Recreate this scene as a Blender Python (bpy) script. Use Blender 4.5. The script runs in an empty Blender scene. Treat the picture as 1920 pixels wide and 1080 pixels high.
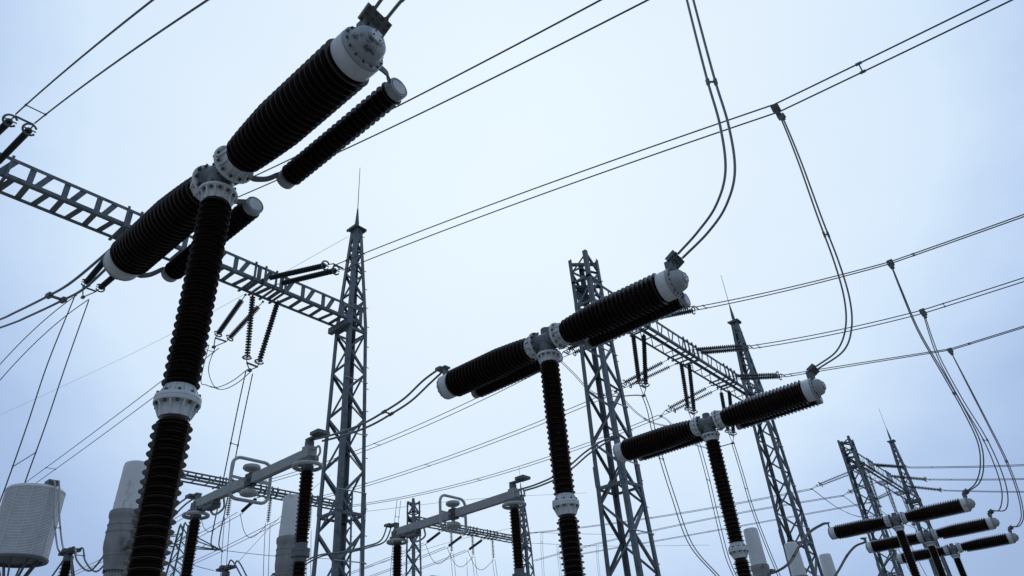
import bpy, bmesh, math, random
import numpy as np
from mathutils import Vector, Matrix, Quaternion

scene = bpy.context.scene
COL = scene.collection
random.seed(4)

# ------------------------------------------------------------------ camera
FPX = 1300.67                      # focal length in photo pixels (1920 wide)
PITCH, ROLL, YAW = map(math.radians, (32.4277, -5.2266, 52.1839))
EYE = np.array([0.0, 0.0, 1.6])
_f = np.array([math.sin(YAW)*math.cos(PITCH), math.cos(YAW)*math.cos(PITCH), math.sin(PITCH)])
_r = np.array([math.cos(YAW), -math.sin(YAW), 0.0])
_u = np.cross(_r, _f)
_c, _s = math.cos(ROLL), math.sin(ROLL)
RIGHT, UP = _c*_r + _s*_u, -_s*_r + _c*_u
CM = np.array([RIGHT, UP, _f])
cam = bpy.data.cameras.new('camera')
cam.sensor_width = 36.0
cam.lens = FPX/1920*36
cam.clip_start, cam.clip_end = 0.05, 6000
camo = bpy.data.objects.new('camera', cam)
COL.objects.link(camo)
camo.matrix_world = Matrix(((RIGHT[0], UP[0], -_f[0], EYE[0]), (RIGHT[1], UP[1], -_f[1], EYE[1]),
                            (RIGHT[2], UP[2], -_f[2], EYE[2]), (0, 0, 0, 1)))
scene.camera = camo

def ray(px, py):
    return CM.T @ np.array([(px-960)/FPX, (540-py)/FPX, 1.0])
def at(px, py, X=None, Y=None, Z=None):
    d = ray(px, py)
    t = X/d[0] if X is not None else (Y/d[1] if Y is not None else (Z-1.6)/d[2])
    return Vector(EYE + d*t)

# ------------------------------------------------------------------ sky, sun, exposure
GLOW = Vector(ray(945, 290)).normalized()       # centre of the sky glow, whose colour falloff also paints in lens vignetting
SUN_EL = math.asin(GLOW.z)
SUN_AZ = math.atan2(GLOW.x, GLOW.y)
w = bpy.data.worlds.new('World')
scene.world = w
w.use_nodes = True
nt = w.node_tree
nt.nodes.clear()
N = nt.nodes.new
L = nt.links.new
out = N('ShaderNodeOutputWorld'); bg = N('ShaderNodeBackground')
bg.inputs['Strength'].default_value = 0.1
sky = N('ShaderNodeTexSky'); sky.sky_type = 'NISHITA'; sky.sun_disc = False
sky.sun_elevation = SUN_EL; sky.sun_rotation = SUN_AZ
sky.air_density = 1.0; sky.dust_density = 3.0; sky.ozone_density = 2.0
tc = N('ShaderNodeTexCoord')
dot = N('ShaderNodeVectorMath'); dot.operation = 'DOT_PRODUCT'; dot.inputs[1].default_value = GLOW
L(tc.outputs['Generated'], dot.inputs[0])
ramp = N('ShaderNodeValToRGB')
ramp.color_ramp.interpolation = 'LINEAR'
els = ramp.color_ramp.elements
els[0].position = 0.0; els[0].color = (0.29, 0.375, 0.50, 1)
els[1].position = 1.0; els[1].color = (0.785, 0.905, 0.99, 1)
for pos, c in ((0.45, (0.30, 0.395, 0.55)), (0.66, (0.31, 0.43, 0.66)), (0.755, (0.40, 0.54, 0.80)), (0.80, (0.515, 0.665, 0.905)), (0.855, (0.675, 0.82, 0.985)), (0.94, (0.76, 0.875, 0.99))):
    e = els.new(pos); e.color = (*c, 1)
noi = N('ShaderNodeTexNoise'); noi.inputs['Scale'].default_value = 3.2; noi.inputs['Detail'].default_value = 5.0
noi.inputs['Roughness'].default_value = 0.55
mp = N('ShaderNodeMapping'); mp.inputs['Scale'].default_value = (1, 1, 2.2)
L(tc.outputs['Generated'], mp.inputs['Vector']); L(mp.outputs[0], noi.inputs['Vector'])
ma = N('ShaderNodeMath'); ma.operation = 'MULTIPLY_ADD'
ma.inputs[1].default_value = 0.10
sub = N('ShaderNodeMath'); sub.operation = 'SUBTRACT'; sub.inputs[1].default_value = 0.5
L(noi.outputs['Fac'], sub.inputs[0]); L(sub.outputs[0], ma.inputs[0]); L(dot.outputs['Value'], ma.inputs[2])
L(ma.outputs[0], ramp.inputs['Fac'])
mul = N('ShaderNodeVectorMath'); mul.operation = 'SCALE'; mul.inputs['Scale'].default_value = 10.0
L(ramp.outputs['Color'], mul.inputs[0])
mix = N('ShaderNodeMix'); mix.data_type = 'RGBA'; mix.inputs['Factor'].default_value = 0.985
L(sky.outputs[0], mix.inputs[6]); L(mul.outputs[0], mix.inputs[7])
L(mix.outputs[2], bg.inputs['Color']); L(bg.outputs[0], out.inputs['Surface'])

sun = bpy.data.lights.new('sun', 'SUN'); sun.energy = 0.5; sun.angle = math.radians(35); sun.color = (1, 0.97, 0.93)
suno = bpy.data.objects.new('sun', sun); COL.objects.link(suno)
suno.rotation_euler = (-GLOW).to_track_quat('-Z', 'Y').to_euler()
vs = scene.view_settings
vs.view_transform = 'Standard'; vs.look = 'None'; vs.exposure = 0.0; vs.gamma = 1.0; vs.use_curve_mapping = False

# ------------------------------------------------------------------ materials
def material(name, c0, c1, rough=0.5, metal=0.0, scale=6.0, spec=0.5, stain=None, bump=0.0, rvar=0.1, stretch=(1, 1, 1)):
    m = bpy.data.materials.new(name); m.use_nodes = True
    t = m.node_tree; b = t.nodes['Principled BSDF']
    n = t.nodes.new; l = t.links.new
    b.inputs['Metallic'].default_value = metal
    b.inputs['Specular IOR Level'].default_value = spec
    co = n('ShaderNodeTexCoord'); mpn = n('ShaderNodeMapping'); mpn.inputs['Scale'].default_value = stretch
    l(co.outputs['Object'], mpn.inputs['Vector'])
    oi = n('ShaderNodeObjectInfo')
    add = n('ShaderNodeVectorMath'); add.operation = 'ADD'
    sc_ = n('ShaderNodeVectorMath'); sc_.operation = 'SCALE'; sc_.inputs['Scale'].default_value = 37.0
    l(oi.outputs['Random'], sc_.inputs[0]); l(mpn.outputs[0], add.inputs[0]); l(sc_.outputs[0], add.inputs[1])
    nz = n('ShaderNodeTexNoise'); nz.inputs['Scale'].default_value = scale; nz.inputs['Detail'].default_value = 6; nz.inputs['Roughness'].default_value = 0.62
    l(add.outputs[0], nz.inputs['Vector'])
    r = n('ShaderNodeValToRGB'); r.color_ramp.elements[0].position = 0.3; r.color_ramp.elements[1].position = 0.7
    r.color_ramp.elements[0].color = (*c0, 1); r.color_ramp.elements[1].color = (*c1, 1)
    l(nz.outputs['Fac'], r.inputs['Fac'])
    last = r.outputs['Color']
    if stain:
        col, th, ss = stain
        n2 = n('ShaderNodeTexNoise'); n2.inputs['Scale'].default_value = ss; n2.inputs['Detail'].default_value = 8; n2.inputs['Roughness'].default_value = 0.65
        l(add.outputs[0], n2.inputs['Vector'])
        r2 = n('ShaderNodeValToRGB'); r2.color_ramp.elements[0].position = th; r2.color_ramp.elements[1].position = th+0.09
        l(n2.outputs['Fac'], r2.inputs['Fac'])
        mx = n('ShaderNodeMix'); mx.data_type = 'RGBA'; mx.inputs[7].default_value = (*col, 1)
        l(r2.outputs['Color'], mx.inputs['Factor']); l(last, mx.inputs[6]); last = mx.outputs[2]
    l(last, b.inputs['Base Color'])
    mr = n('ShaderNodeMapRange'); mr.inputs['To Min'].default_value = max(0.03, rough-rvar); mr.inputs['To Max'].default_value = min(1, rough+rvar)
    l(nz.outputs['Fac'], mr.inputs['Value']); l(mr.outputs[0], b.inputs['Roughness'])
    if bump:
        bp = n('ShaderNodeBump'); bp.inputs['Strength'].default_value = bump; bp.inputs['Distance'].default_value = 0.01
        l(nz.outputs['Fac'], bp.inputs['Height']); l(bp.outputs[0], b.inputs['Normal'])
    return m

M = {
 'porcelain': material('brown_glazed_porcelain', (0.012, 0.0062, 0.005), (0.026, 0.0135, 0.0105), 0.15, 0, 5, 0.45, rvar=0.09),
 'paint': material('white_cap_paint', (0.56, 0.59, 0.62), (0.72, 0.74, 0.76), 0.5, 0, 7, 0.4, stain=((0.16, 0.165, 0.17), 0.60, 4.5)),
 'cast': material('grey_cast_alloy', (0.115, 0.13, 0.14), (0.17, 0.185, 0.20), 0.55, 0, 14, 0.4, stain=((0.08, 0.09, 0.095), 0.66, 6.0), bump=0.15),
 'dome': material('stained_cast_alloy', (0.27, 0.29, 0.31), (0.46, 0.48, 0.50), 0.45, 0.15, 6, 0.45, stain=((0.085, 0.09, 0.095), 0.555, 6.0), bump=0.1),
 'bolt': material('dark_bolt_steel', (0.035, 0.038, 0.044), (0.08, 0.085, 0.095), 0.5, 0.2, 30),
 'steel': material('galvanised_steel', (0.10, 0.122, 0.143), (0.185, 0.215, 0.242), 0.52, 0.15, 3.0, 0.35, stain=((0.07, 0.088, 0.105), 0.57, 2.2), rvar=0.12),
 'zinc': material('bright_zinc_steel', (0.33, 0.36, 0.39), (0.45, 0.48, 0.5), 0.45, 0.3, 5.0, 0.4),
 'plate': material('weathered_clamp_alloy', (0.10, 0.115, 0.12), (0.18, 0.195, 0.205), 0.55, 0.2, 20, 0.4, stain=((0.05, 0.055, 0.06), 0.6, 14)),
 'wire': material('weathered_aluminium_wire', (0.05, 0.055, 0.065), (0.09, 0.10, 0.115), 0.55, 0.3, 4),
 'cable': material('stranded_aluminium_cable', (0.13, 0.145, 0.165), (0.20, 0.215, 0.235), 0.5, 0.3, 12),
 'disc': material('dark_string_insulator', (0.018, 0.021, 0.026), (0.035, 0.04, 0.047), 0.3, 0, 8),
 'ctgrey': material('grey_transformer_housing', (0.21, 0.215, 0.22), (0.34, 0.345, 0.35), 0.65, 0, 3.0, 0.3, stain=((0.115, 0.115, 0.12), 0.56, 2.2), stretch=(1, 1, 0.35)),
 'ctwhite': material('white_transformer_cap', (0.66, 0.68, 0.70), (0.78, 0.79, 0.80), 0.55, 0, 2.5, 0.35, stain=((0.50, 0.50, 0.51), 0.58, 3.0), stretch=(1, 1, 0.4)),
 'coil': material('pale_trap_winding', (0.64, 0.65, 0.68), (0.76, 0.77, 0.79), 0.6, 0.1, 5),
 'coildark': material('shaded_trap_gap', (0.12, 0.125, 0.14), (0.17, 0.175, 0.19), 0.7, 0, 5),
 'arm': material('anodised_arm', (0.30, 0.31, 0.31), (0.40, 0.41, 0.41), 0.5, 0.15, 5, 0.4, stain=((0.20, 0.205, 0.21), 0.63, 4)),
 'ring': material('matt_corona_ring', (0.36, 0.38, 0.39), (0.46, 0.475, 0.48), 0.5, 0.1, 8),
 'green': material('green_painted_steel', (0.05, 0.10, 0.075), (0.08, 0.14, 0.105), 0.6, 0, 2),
 'concrete': material('foundation_concrete', (0.28, 0.275, 0.26), (0.38, 0.37, 0.35), 0.85, 0, 4, 0.3),
 'red': material('dull_red_mark', (0.20, 0.02, 0.025), (0.26, 0.03, 0.035), 0.6, 0, 8),
}

# ------------------------------------------------------------------ mesh helpers
def V(*a): return Vector(a)
class MB:
    def __init__(s): s.v = []; s.f = []; s.mi = []; s.cur = 0
    def add(s, vs, fs):
        o = len(s.v); s.v += [tuple(p) for p in vs]; s.f += [tuple(i+o for i in f) for f in fs]; s.mi += [s.cur]*len(fs)
        return s
    def mat(s, k): s.cur = k; return s
    def box(s, c, ax, ay, az):          # half-axis vectors
        c = Vector(c); ax, ay, az = Vector(ax), Vector(ay), Vector(az)
        vs = [c + i*ax + j*ay + k*az for i in (-1, 1) for j in (-1, 1) for k in (-1, 1)]
        return s.add(vs, [(0, 1, 3, 2), (4, 6, 7, 5), (0, 4, 5, 1), (2, 3, 7, 6), (0, 2, 6, 4), (1, 5, 7, 3)])
    def cub(s, c, sx, sy, sz): return s.box(c, (sx/2, 0, 0), (0, sy/2, 0), (0, 0, sz/2))
    def bar(s, p0, p1, wd, th, n=(0, 0, 1)):     # flat bar, n ~ thickness direction
        p0, p1 = Vector(p0), Vector(p1); d = p1-p0
        if d.length < 1e-6: return s
        dn = d.normalized(); n = Vector(n); n = n - dn*n.dot(dn)
        if n.length < 1e-4: n = dn.orthogonal()
        n.normalize(); wv = dn.cross(n)
        return s.box((p0+p1)/2, d/2, wv*wd/2, n*th/2)
    def angle(s, p0, p1, wd, th, a, b):          # L profile, flanges along a and b from the corner line
        p0, p1, a, b = Vector(p0), Vector(p1), Vector(a).normalized(), Vector(b).normalized()
        s.bar(p0 + a*wd/2 + b*th/2, p1 + a*wd/2 + b*th/2, wd, th, b)
        s.bar(p0 + b*(wd/2+th/2) + a*th/2, p1 + b*(wd/2+th/2) + a*th/2, wd-th, th, a)
        return s
    def tube(s, pts, r, n=8, closed=False, cap=True):
        pts = [Vector(p) for p in pts]; m = len(pts); rings = []
        up = None
        for i in range(m):
            if closed: t = pts[(i+1) % m]-pts[i-1]
            else: t = pts[min(i+1, m-1)]-pts[max(i-1, 0)]
            t.normalize()
            if up is None: up = t.orthogonal().normalized()
            up = up - t*up.dot(t)
            up.normalize(); q = t.cross(up)
            rr = r[i] if isinstance(r, (list, tuple)) else r
            rings.append([pts[i] + rr*(math.cos(2*math.pi*k/n)*up + math.sin(2*math.pi*k/n)*q) for k in range(n)])
        vs = [p for R in rings for p in R]; fs = []
        for i in range(m if closed else m-1):
            j = (i+1) % m
            for k in range(n):
                fs.append((i*n+k, i*n+(k+1) % n, j*n+(k+1) % n, j*n+k))
        if not closed and cap:
            fs.append(tuple(range(n-1, -1, -1))); fs.append(tuple((m-1)*n+k for k in range(n)))
        return s.add(vs, fs)
    def lathe(s, prof, n=32, o=(0, 0, 0), axis=(0, 0, 1)):
        o = Vector(o); az = Vector(axis).normalized(); q = V(0, 0, 1).rotation_difference(az)
        vs = []; fs = []
        for r, z in prof:
            for k in range(n):
                a = 2*math.pi*k/n
                vs.append(o + q @ V(r*math.cos(a), r*math.sin(a), z))
        m = len(prof)
        for i in range(m-1):
            for k in range(n):
                fs.append((i*n+k, i*n+(k+1) % n, (i+1)*n+(k+1) % n, (i+1)*n+k))
        if prof[0][0] > 1e-5: fs.append(tuple(range(n-1, -1, -1)))
        if prof[-1][0] > 1e-5: fs.append(tuple((m-1)*n+k for k in range(n)))
        return s.add(vs, fs)
    def cyl(s, p0, p1, r, n=16):
        p0, p1 = Vector(p0), Vector(p1)
        return s.lathe([(r, 0), (r, (p1-p0).length)], n, p0, p1-p0)
    def build(s, name, mat, parent=None, off=(0, 0, 0), smooth=True):
        me = bpy.data.meshes.new(name)
        off = Vector(off)
        me.from_pydata([tuple(Vector(p)-off) for p in s.v], [], s.f)
        mats = mat if isinstance(mat, (list, tuple)) else [mat]
        for q in mats: me.materials.append(M[q] if isinstance(q, str) else q)
        if len(mats) > 1: me.polygons.foreach_set('material_index', s.mi)
        bm = bmesh.new(); bm.from_mesh(me)
        bmesh.ops.recalc_face_normals(bm, faces=bm.faces[:]); bm.to_mesh(me); bm.free()
        if smooth:
            me.shade_smooth(); me.set_sharp_from_angle(angle=math.radians(38))
        o = bpy.data.objects.new(name, me); COL.objects.link(o)
        if parent: o.parent = parent
        return o

def thing(name, label, cat, loc=(0, 0, 0), group=None, kind=None):
    o = bpy.data.objects.new(name, None); COL.objects.link(o); o.location = loc
    o.empty_display_size = 0.2
    return tag(o, label, cat, group, kind)
def tag(o, label, cat, group=None, kind=None):
    o['label'] = label; o['category'] = cat
    if group: o['group'] = group
    if kind: o['kind'] = kind
    return o
def copy_tree(o, parent=None):
    c = o.copy(); COL.objects.link(c); c.parent = parent
    for ch in list(o.children): copy_tree(ch, c)
    return c

def spline(pts, n=10):
    pts = [Vector(p) for p in pts]
    if len(pts) == 2: return [pts[0].lerp(pts[1], k/n) for k in range(n+1)]
    P = [2*pts[0]-pts[1]] + pts + [2*pts[-1]-pts[-2]]
    res = []
    for i in range(1, len(P)-2):
        a, b, c, d = P[i-1:i+3]
        for k in range(n):
            t = k/n
            res.append(0.5*((2*b) + (c-a)*t + (2*a-5*b+4*c-d)*t*t + (3*b-a-3*c+d)*t**3))
    res.append(pts[-1]); return res

# ------------------------------------------------------------------ ground
def ground():
    mb = MB()
    R = 2500
    xs = [-R, -300, -60, 60, 120, 300, R]
    vs = [(x, y, 0) for x in xs for y in xs]; n = len(xs)
    mb.add(vs, [(i*n+j, (i+1)*n+j, (i+1)*n+j+1, i*n+j+1) for i in range(n-1) for j in range(n-1)])
    g = mb.build('ground', material('gravel_and_turf', (0.16, 0.155, 0.135), (0.30, 0.29, 0.265), 0.95, 0, 0.7, 0.2), smooth=False)
    g['kind'] = 'structure'
ground()

# ------------------------------------------------------------------ circuit breakers (live tank, T shaped)
HT = 6.11
def sheds_profile(z0, z1, pitch, core, rims, start_flat=0.0):
    n = max(1, int(round((z1-z0)/pitch))); p = (z1-z0)/n
    prof = [(core, z0)]
    for i in range(n):
        z = z0+i*p; R = rims((i+0.5)/n, i) if callable(rims) else rims[i % len(rims)]
        c = core if not callable(core) else core((i+0.5)/n)
        prof += [(c, z+0.40*p), (c+(R-c)*0.5, z+0.34*p), (R-0.004, z+0.27*p), (R-0.0008, z+0.275*p), (R, z+0.32*p), (R-0.002, z+0.38*p),
                 (c+(R-c)*0.5, z+0.64*p), (c+0.002, z+0.90*p)]
    prof.append((core, z1)); return prof

def build_breaker():
    root = thing('circuit_breaker', '', 'circuit breaker', (0, 0, 0), 'T shaped live tank circuit breakers')
    # stand below the porcelain
    st = MB()
    for sx in (-1, 1):
        for sy in (-1, 1):
            st.angle((sx*0.22, sy*0.22, 0.12), (sx*0.17, sy*0.17, 1.52), 0.09, 0.01, (-sx, 0, 0), (0, -sy, 0))
    for z in (0.5, 1.0):
        for a in (-1, 1):
            st.bar((-0.2, a*0.2, z-0.25), (0.2, a*0.2, z+0.25), 0.06, 0.008, (0, 1, 0))
            st.bar((a*0.2, -0.2, z-0.25), (a*0.2, 0.2, z+0.25), 0.06, 0.008, (1, 0, 0))
    st.cub((0, 0, 1.545), 0.5, 0.5, 0.05)
    st.build('support_stand', 'steel', root, smooth=False)
    MB().cub((0, 0, 0.06), 0.8, 0.8, 0.12).build('footing', 'concrete', root, smooth=False)
    # mechanism cabinet
    MB().cub((0.42, 0, 1.05), 0.34, 0.5, 0.7).build('mechanism_box', 'ring', root, smooth=False)
    # lower column
    rim = lambda t, i: 0.139 if i % 2 == 0 else 0.117
    lo = MB().lathe([(0.17, 1.57), (0.17, 1.60), (0.125, 1.68)] + sheds_profile(1.70, 3.705, 0.0335, 0.098, rim) + [(0.104, 3.735)], 48)
    lo.build('column_insulator', 'porcelain', root)
    rim2 = lambda t, i: 0.136 if i % 2 == 0 else 0.120
    hi = MB().lathe([(0.106, 3.965)] + sheds_profile(3.985, HT-0.36, 0.036, 0.100, rim2) + [(0.112, HT-0.345), (0.112, HT-0.33)], 48)
    hi.build('column_insulator', 'porcelain', root)
    # mid collar
    zc = HT-2.25
    co = MB().lathe([(0.106, zc-0.135), (0.110, zc-0.135), (0.126, zc-0.036), (0.163, zc-0.032), (0.165, zc-0.028), (0.165, zc-0.004), (0.161, zc-0.003), (0.161, zc+0.003),
                     (0.165, zc+0.004), (0.165, zc+0.026), (0.162, zc+0.030), (0.128, zc+0.034), (0.108, zc+0.115), (0.104, zc+0.115)], 48)
    for k in range(10):
        a = 2*math.pi*(k+0.3)/10; d = V(math.cos(a), math.sin(a), 0); t_ = V(-d.y, d.x, 0)*0.006
        co.add([d*0.103+V(0, 0, zc-0.133)+q_ for q_ in (t_, -t_)] + [d*0.115+V(0, 0, zc-0.133)+q_ for q_ in (t_, -t_)] + [d*0.160+V(0, 0, zc-0.031)+q_ for q_ in (t_, -t_)] + [d*0.12+V(0, 0, zc-0.031)+q_ for q_ in (t_, -t_)], [(0, 2, 4, 6), (1, 7, 5, 3), (2, 3, 5, 4), (0, 1, 3, 2), (4, 5, 7, 6), (6, 7, 1, 0)])
        co.add([d*0.10+V(0, 0, zc+0.113)+q_ for q_ in (t_, -t_)] + [d*0.113+V(0, 0, zc+0.113)+q_ for q_ in (t_, -t_)] + [d*0.156+V(0, 0, zc+0.029)+q_ for q_ in (t_, -t_)] + [d*0.12+V(0, 0, zc+0.029)+q_ for q_ in (t_, -t_)], [(0, 2, 4, 6), (1, 7, 5, 3), (2, 3, 5, 4), (0, 1, 3, 2), (4, 5, 7, 6), (6, 7, 1, 0)])
    bo = co.mat(1)
    for k in range(10):
        a = 2*math.pi*(k+0.8)/10; d = V(math.cos(a), math.sin(a), 0)
        bo.cyl(d*0.146 + V(0, 0, zc-0.052), d*0.148 + V(0, 0, zc-0.028), 0.013, 6)
        bo.cyl(d*0.150 + V(0, 0, zc+0.027), d*0.148 + V(0, 0, zc+0.05), 0.013, 6)
    co.build('joint_collar', ['paint', 'bolt'], root)
    # T housing
    ho = MB()
    ho.lathe([(0.15, -0.185), (0.15, -0.17), (0.128, -0.155), (0.122, -0.06), (0.122, 0.06), (0.128, 0.118), (0.16, 0.134), (0.16, 0.147)], 40, (0, 0, HT), (0, 1, 0))
    ho.lathe([(0.150, -0.212), (0.150, -0.195), (0.124, -0.18), (0.114, -0.09), (0.114, 0.0)], 40, (0, 0, HT))
    ho.lathe([(0.07, 0.10), (0.07, 0.185), (0.062, 0.195)], 20, (0.0, 0.0, HT))
    t = ho.build('tee_housing', 'cast', root)
    def flange(name, o, ax, r0, r1, ln):
        ax = Vector(ax); o = Vector(o)
        m = MB().lathe([(0.12, 0.0), (r0, 0.0), (r0+0.003, 0.006), (r0+0.003, 0.022), (r0-0.004, 0.028), (r1+0.006, 0.034), (r1, ln), (r1-0.02, ln)], 48, o, ax)
        q = V(0, 0, 1).rotation_difference(ax)
        b = m
        for k in range(12):
            m.mat(0)
            a = 2*math.pi*(k+0.25)/12; d = q @ V(math.cos(a), math.sin(a), 0)
            tq = ax.cross(d)*0.0055; m.add([p_+q_ for p_ in (o+d*(r1-0.004)+ax*(ln-0.002), o+d*(r1+0.010)+ax*(ln-0.002), o+d*(r0-0.006)+ax*0.027, o+d*(r1-0.004)+ax*0.027) for q_ in (tq, -tq)], [(0, 2, 4, 6), (1, 7, 5, 3), (2, 3, 5, 4), (0, 1, 3, 2), (4, 5, 7, 6), (6, 7, 1, 0)])
            m.mat(1)
            a = 2*math.pi*(k+0.75)/12; d = q @ V(math.cos(a), math.sin(a), 0)
            b.cyl(o + d*(r0-0.02) + ax*0.026, o + d*(r0-0.02) + ax*0.05, 0.0125, 6)
            b.cyl(o + d*(r0-0.02) - ax*0.042, o + d*(r0-0.02) - ax*0.004, 0.0125, 6)
        m.build(name, ['paint', 'bolt'], root)
    flange('arm_flange', (0, -0.188, HT), (0, -1, 0), 0.190, 0.142, 0.135)
    flange('arm_flange', (0, 0.150, HT), (0, 1, 0), 0.190, 0.142, 0.15)
    flange('column_flange', (0, 0, HT-0.215), (0, 0, -1), 0.165, 0.116, 0.125)
    for sg, L0, L1 in ((-1, 0.33, 1.865), (1, 0.305, 1.825)):
        ax = V(0, sg, 0)
        def rimf(tt, i):
            return 0.168 + 0.050*min(1, (tt/0.38))**0.7
        corf = lambda tt: 0.114 + 0.042*min(1, tt/0.38)
        nn = int(round((L1-0.02-L0)/0.066)); p = (L1-0.02-L0)/nn
        pr = [(0.145, L0-0.005)]
        for i in range(nn):
            tt = (i+0.5)/nn; R = rimf(tt, i); cc = corf(tt); z = L0+i*p
            dd_ = R-cc; shp = [(cc, 0.0), (cc+dd_*0.30, 0.24), (cc+dd_*0.66, 0.46), (R-0.006, 0.61), (R-0.0015, 0.665), (R, 0.70), (R-0.0005, 0.735), (R-0.004, 0.765), (cc+dd_*0.5, 0.80), (cc+dd_*0.15, 0.84), (cc, 0.90)]
            if sg > 0: shp = [(r_, 1.03-q_) for r_, q_ in reversed(shp)]
            pr += [(r_, z+q_*p) for r_, q_ in shp]
        pr += [(0.176, L1-0.015), (0.176, L1)]
        MB().lathe(pr, 64, (0, 0, HT), ax).build('interrupter_insulator', 'porcelain', root)
        o = V(0, 0, HT)
        cap = MB().lathe([(0.15, L1-0.01), (0.186, L1-0.01), (0.192, L1), (0.192, L1+0.125), (0.188, L1+0.13), (0.15, L1+0.131)], 56, o, ax)
        cap.mat(2).lathe([(0.15, L1+0.133), (0.186, L1+0.134), (0.190, L1+0.138), (0.190, L1+0.160), (0.184, L1+0.168), (0.13, L1+0.169)], 56, o, ax)
        z = L1+0.168
        cap.mat(1)
        for k in range(14):
            a = 2*math.pi*(k+0.4)/14; d = V(math.cos(a), 0, math.sin(a))
            cap.cyl(o + d*0.172 + ax*(z-0.002), o + d*0.172 + ax*(z+0.014), 0.0105, 6)
        ca = cap.build('end_cap', ['paint', 'bolt', 'dome'], root)
        hd = 1.0 if sg < 0 else 0.3
        MB().lathe([(r_, z+q_*hd) for r_, q_ in ((0.158, 0), (0.154, 0.012), (0.145, 0.030), (0.140, 0.07), (0.126, 0.105), (0.102, 0.125), (0.078, 0.132), (0.072, 0.15), (0.0, 0.15))], 48, o, ax).build('dome', 'dome', ca)
        z += 0.15*(hd-1)
        cd = MB().lathe([(0.062, z+0.149), (0.062, z+0.158), (0.0, z+0.158)], 32, o, ax).mat(1)
        for k in range(4):
            a = 2*math.pi*(k+0.3)/4; d = V(math.cos(a), 0, math.sin(a))
            cd.cyl(o + d*0.045 + ax*(z+0.156), o + d*0.045 + ax*(z+0.165), 0.008, 6)
        cd.build('cover_disc', ['paint', 'bolt'], ca)
        # grading capacitor beside the arm
        y0, y1 = (-1.965, -0.377) if sg < 0 else (0.10, 1.763)
        cx, cz = 0.414, HT-0.05
        gp = sheds_profile(0.075, (y1-y0)-0.075, 0.066, 0.075, lambda tt, i: 0.107)
        gc = MB().lathe([(0.082, 0.06)] + gp + [(0.082, (y1-y0)-0.06)], 40, (cx, y0, cz), (0, 1, 0)).build('grading_capacitor', 'porcelain', root)
        for yy, dr in ((y0, 1), (y1, -1)):
            MB().lathe([(0.0, 0.006), (0.074, 0.006), (0.078, 0.0), (0.088, 0.0), (0.091, 0.006), (0.091, 0.075), (0.08, 0.085)], 36, (cx, yy, cz), (0, dr, 0)).build('capacitor_cap', 'dome', gc)
            MB().lathe([(0.0, -0.003), (0.066, -0.003), (0.066, 0.008)], 32, (cx, yy, cz), (0, dr, 0)).build('capacitor_face', 'paint', gc)
            # bracket from the arm to the capacitor
            far = abs(yy) > 1
            ya = sg*(L1+0.14) if far else sg*0.215
            if far:
                pts = [V(0.165, ya, HT-0.05), V(0.21, ya, HT-0.05), V(0.275, (ya*0.6+yy*0.4), HT-0.045), V(0.325, yy+dr*0.03, HT-0.03), V(0.345, yy+dr*0.05, HT-0.035)]
            else:
                pts = [V(0.16, ya, HT-0.05), V(0.21, ya, HT-0.05), V(0.285, ya*0.5+yy*0.5, HT-0.055), V(0.325, yy+dr*0.03, HT-0.05), V(0.345, yy+dr*0.04, HT-0.05)]
            s2 = spline(pts, 5); br = MB()
            for i in range(len(s2)-1):
                br.bar(s2[i], s2[i] + (s2[i+1]-s2[i])*1.12, 0.062-0.02*i/len(s2), 0.016, (0.25, 1, 0))
            br.build('capacitor_bracket', 'cast', root)
        # terminal on the end cap
        ye = sg*(L1+0.15)
        if sg < 0:
            m = MB()
            m.box((-0.03, ye, HT+0.235), (0.012, 0, 0), (0, 0.05, 0.0), (0, 0, 0.075))
            m.box((0.02, ye-0.01, HT+0.20), (0.05, 0, 0), (0, 0.045, 0.0), (0, 0, 0.012))
            m.box((0.045, ye-0.03, HT+0.255), (0.03, 0, 0.0), (0, 0.02, 0), (0, 0, 0.05))
            m.build('terminal_bracket', 'cast', root)
            c = V(0.055, ye-0.06, HT+0.335)
            ca, sa = math.cos(0.5), math.sin(0.5)
            u, vv, nn2 = V(1, 0, -0.18).normalized(), V(0, -ca, sa), V(0.17, sa, ca)
            k = MB()
            for i in (-1, 1):
                k.box(c+u*0.062*i+nn2*0.016, u*0.058, vv*0.075, nn2*0.013)
                k.box(c+u*0.062*i-nn2*0.016, u*0.058, vv*0.075, nn2*0.013)
                k.cyl(c+u*0.062*i-vv*0.085, c+u*0.062*i+vv*0.085, 0.02, 12)
            k.box(c-vv*0.02, u*0.03, vv*0.04, nn2*0.022)
            kb = k.mat(1)
            for i in (-1, 1):
                for j in (-0.05, 0.0, 0.05):
                    for q2 in (-0.032, 0.032):
                        kb.cyl(c+u*(0.062*i+q2)+vv*j-nn2*0.042, c+u*(0.062*i+q2)+vv*j+nn2*0.044, 0.0115, 6)
            k.build('cable_clamp', ['plate', 'bolt'], root)
        else:
            m = MB()
            m.box((0, ye, HT+0.255), (0.055, 0, 0), (0, 0.012, 0), (0, 0, 0.075))
            m.box((0, ye+0.02, HT+0.335), (0.06, 0, 0), (0, 0.07, 0), (0, 0, 0.012))
            m.box((0, ye+0.09, HT+0.337), (0.085, 0, 0), (0, 0.055, 0), (0, 0, 0.022))
            m.build('terminal_bracket', 'cast', root)
    return root

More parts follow.
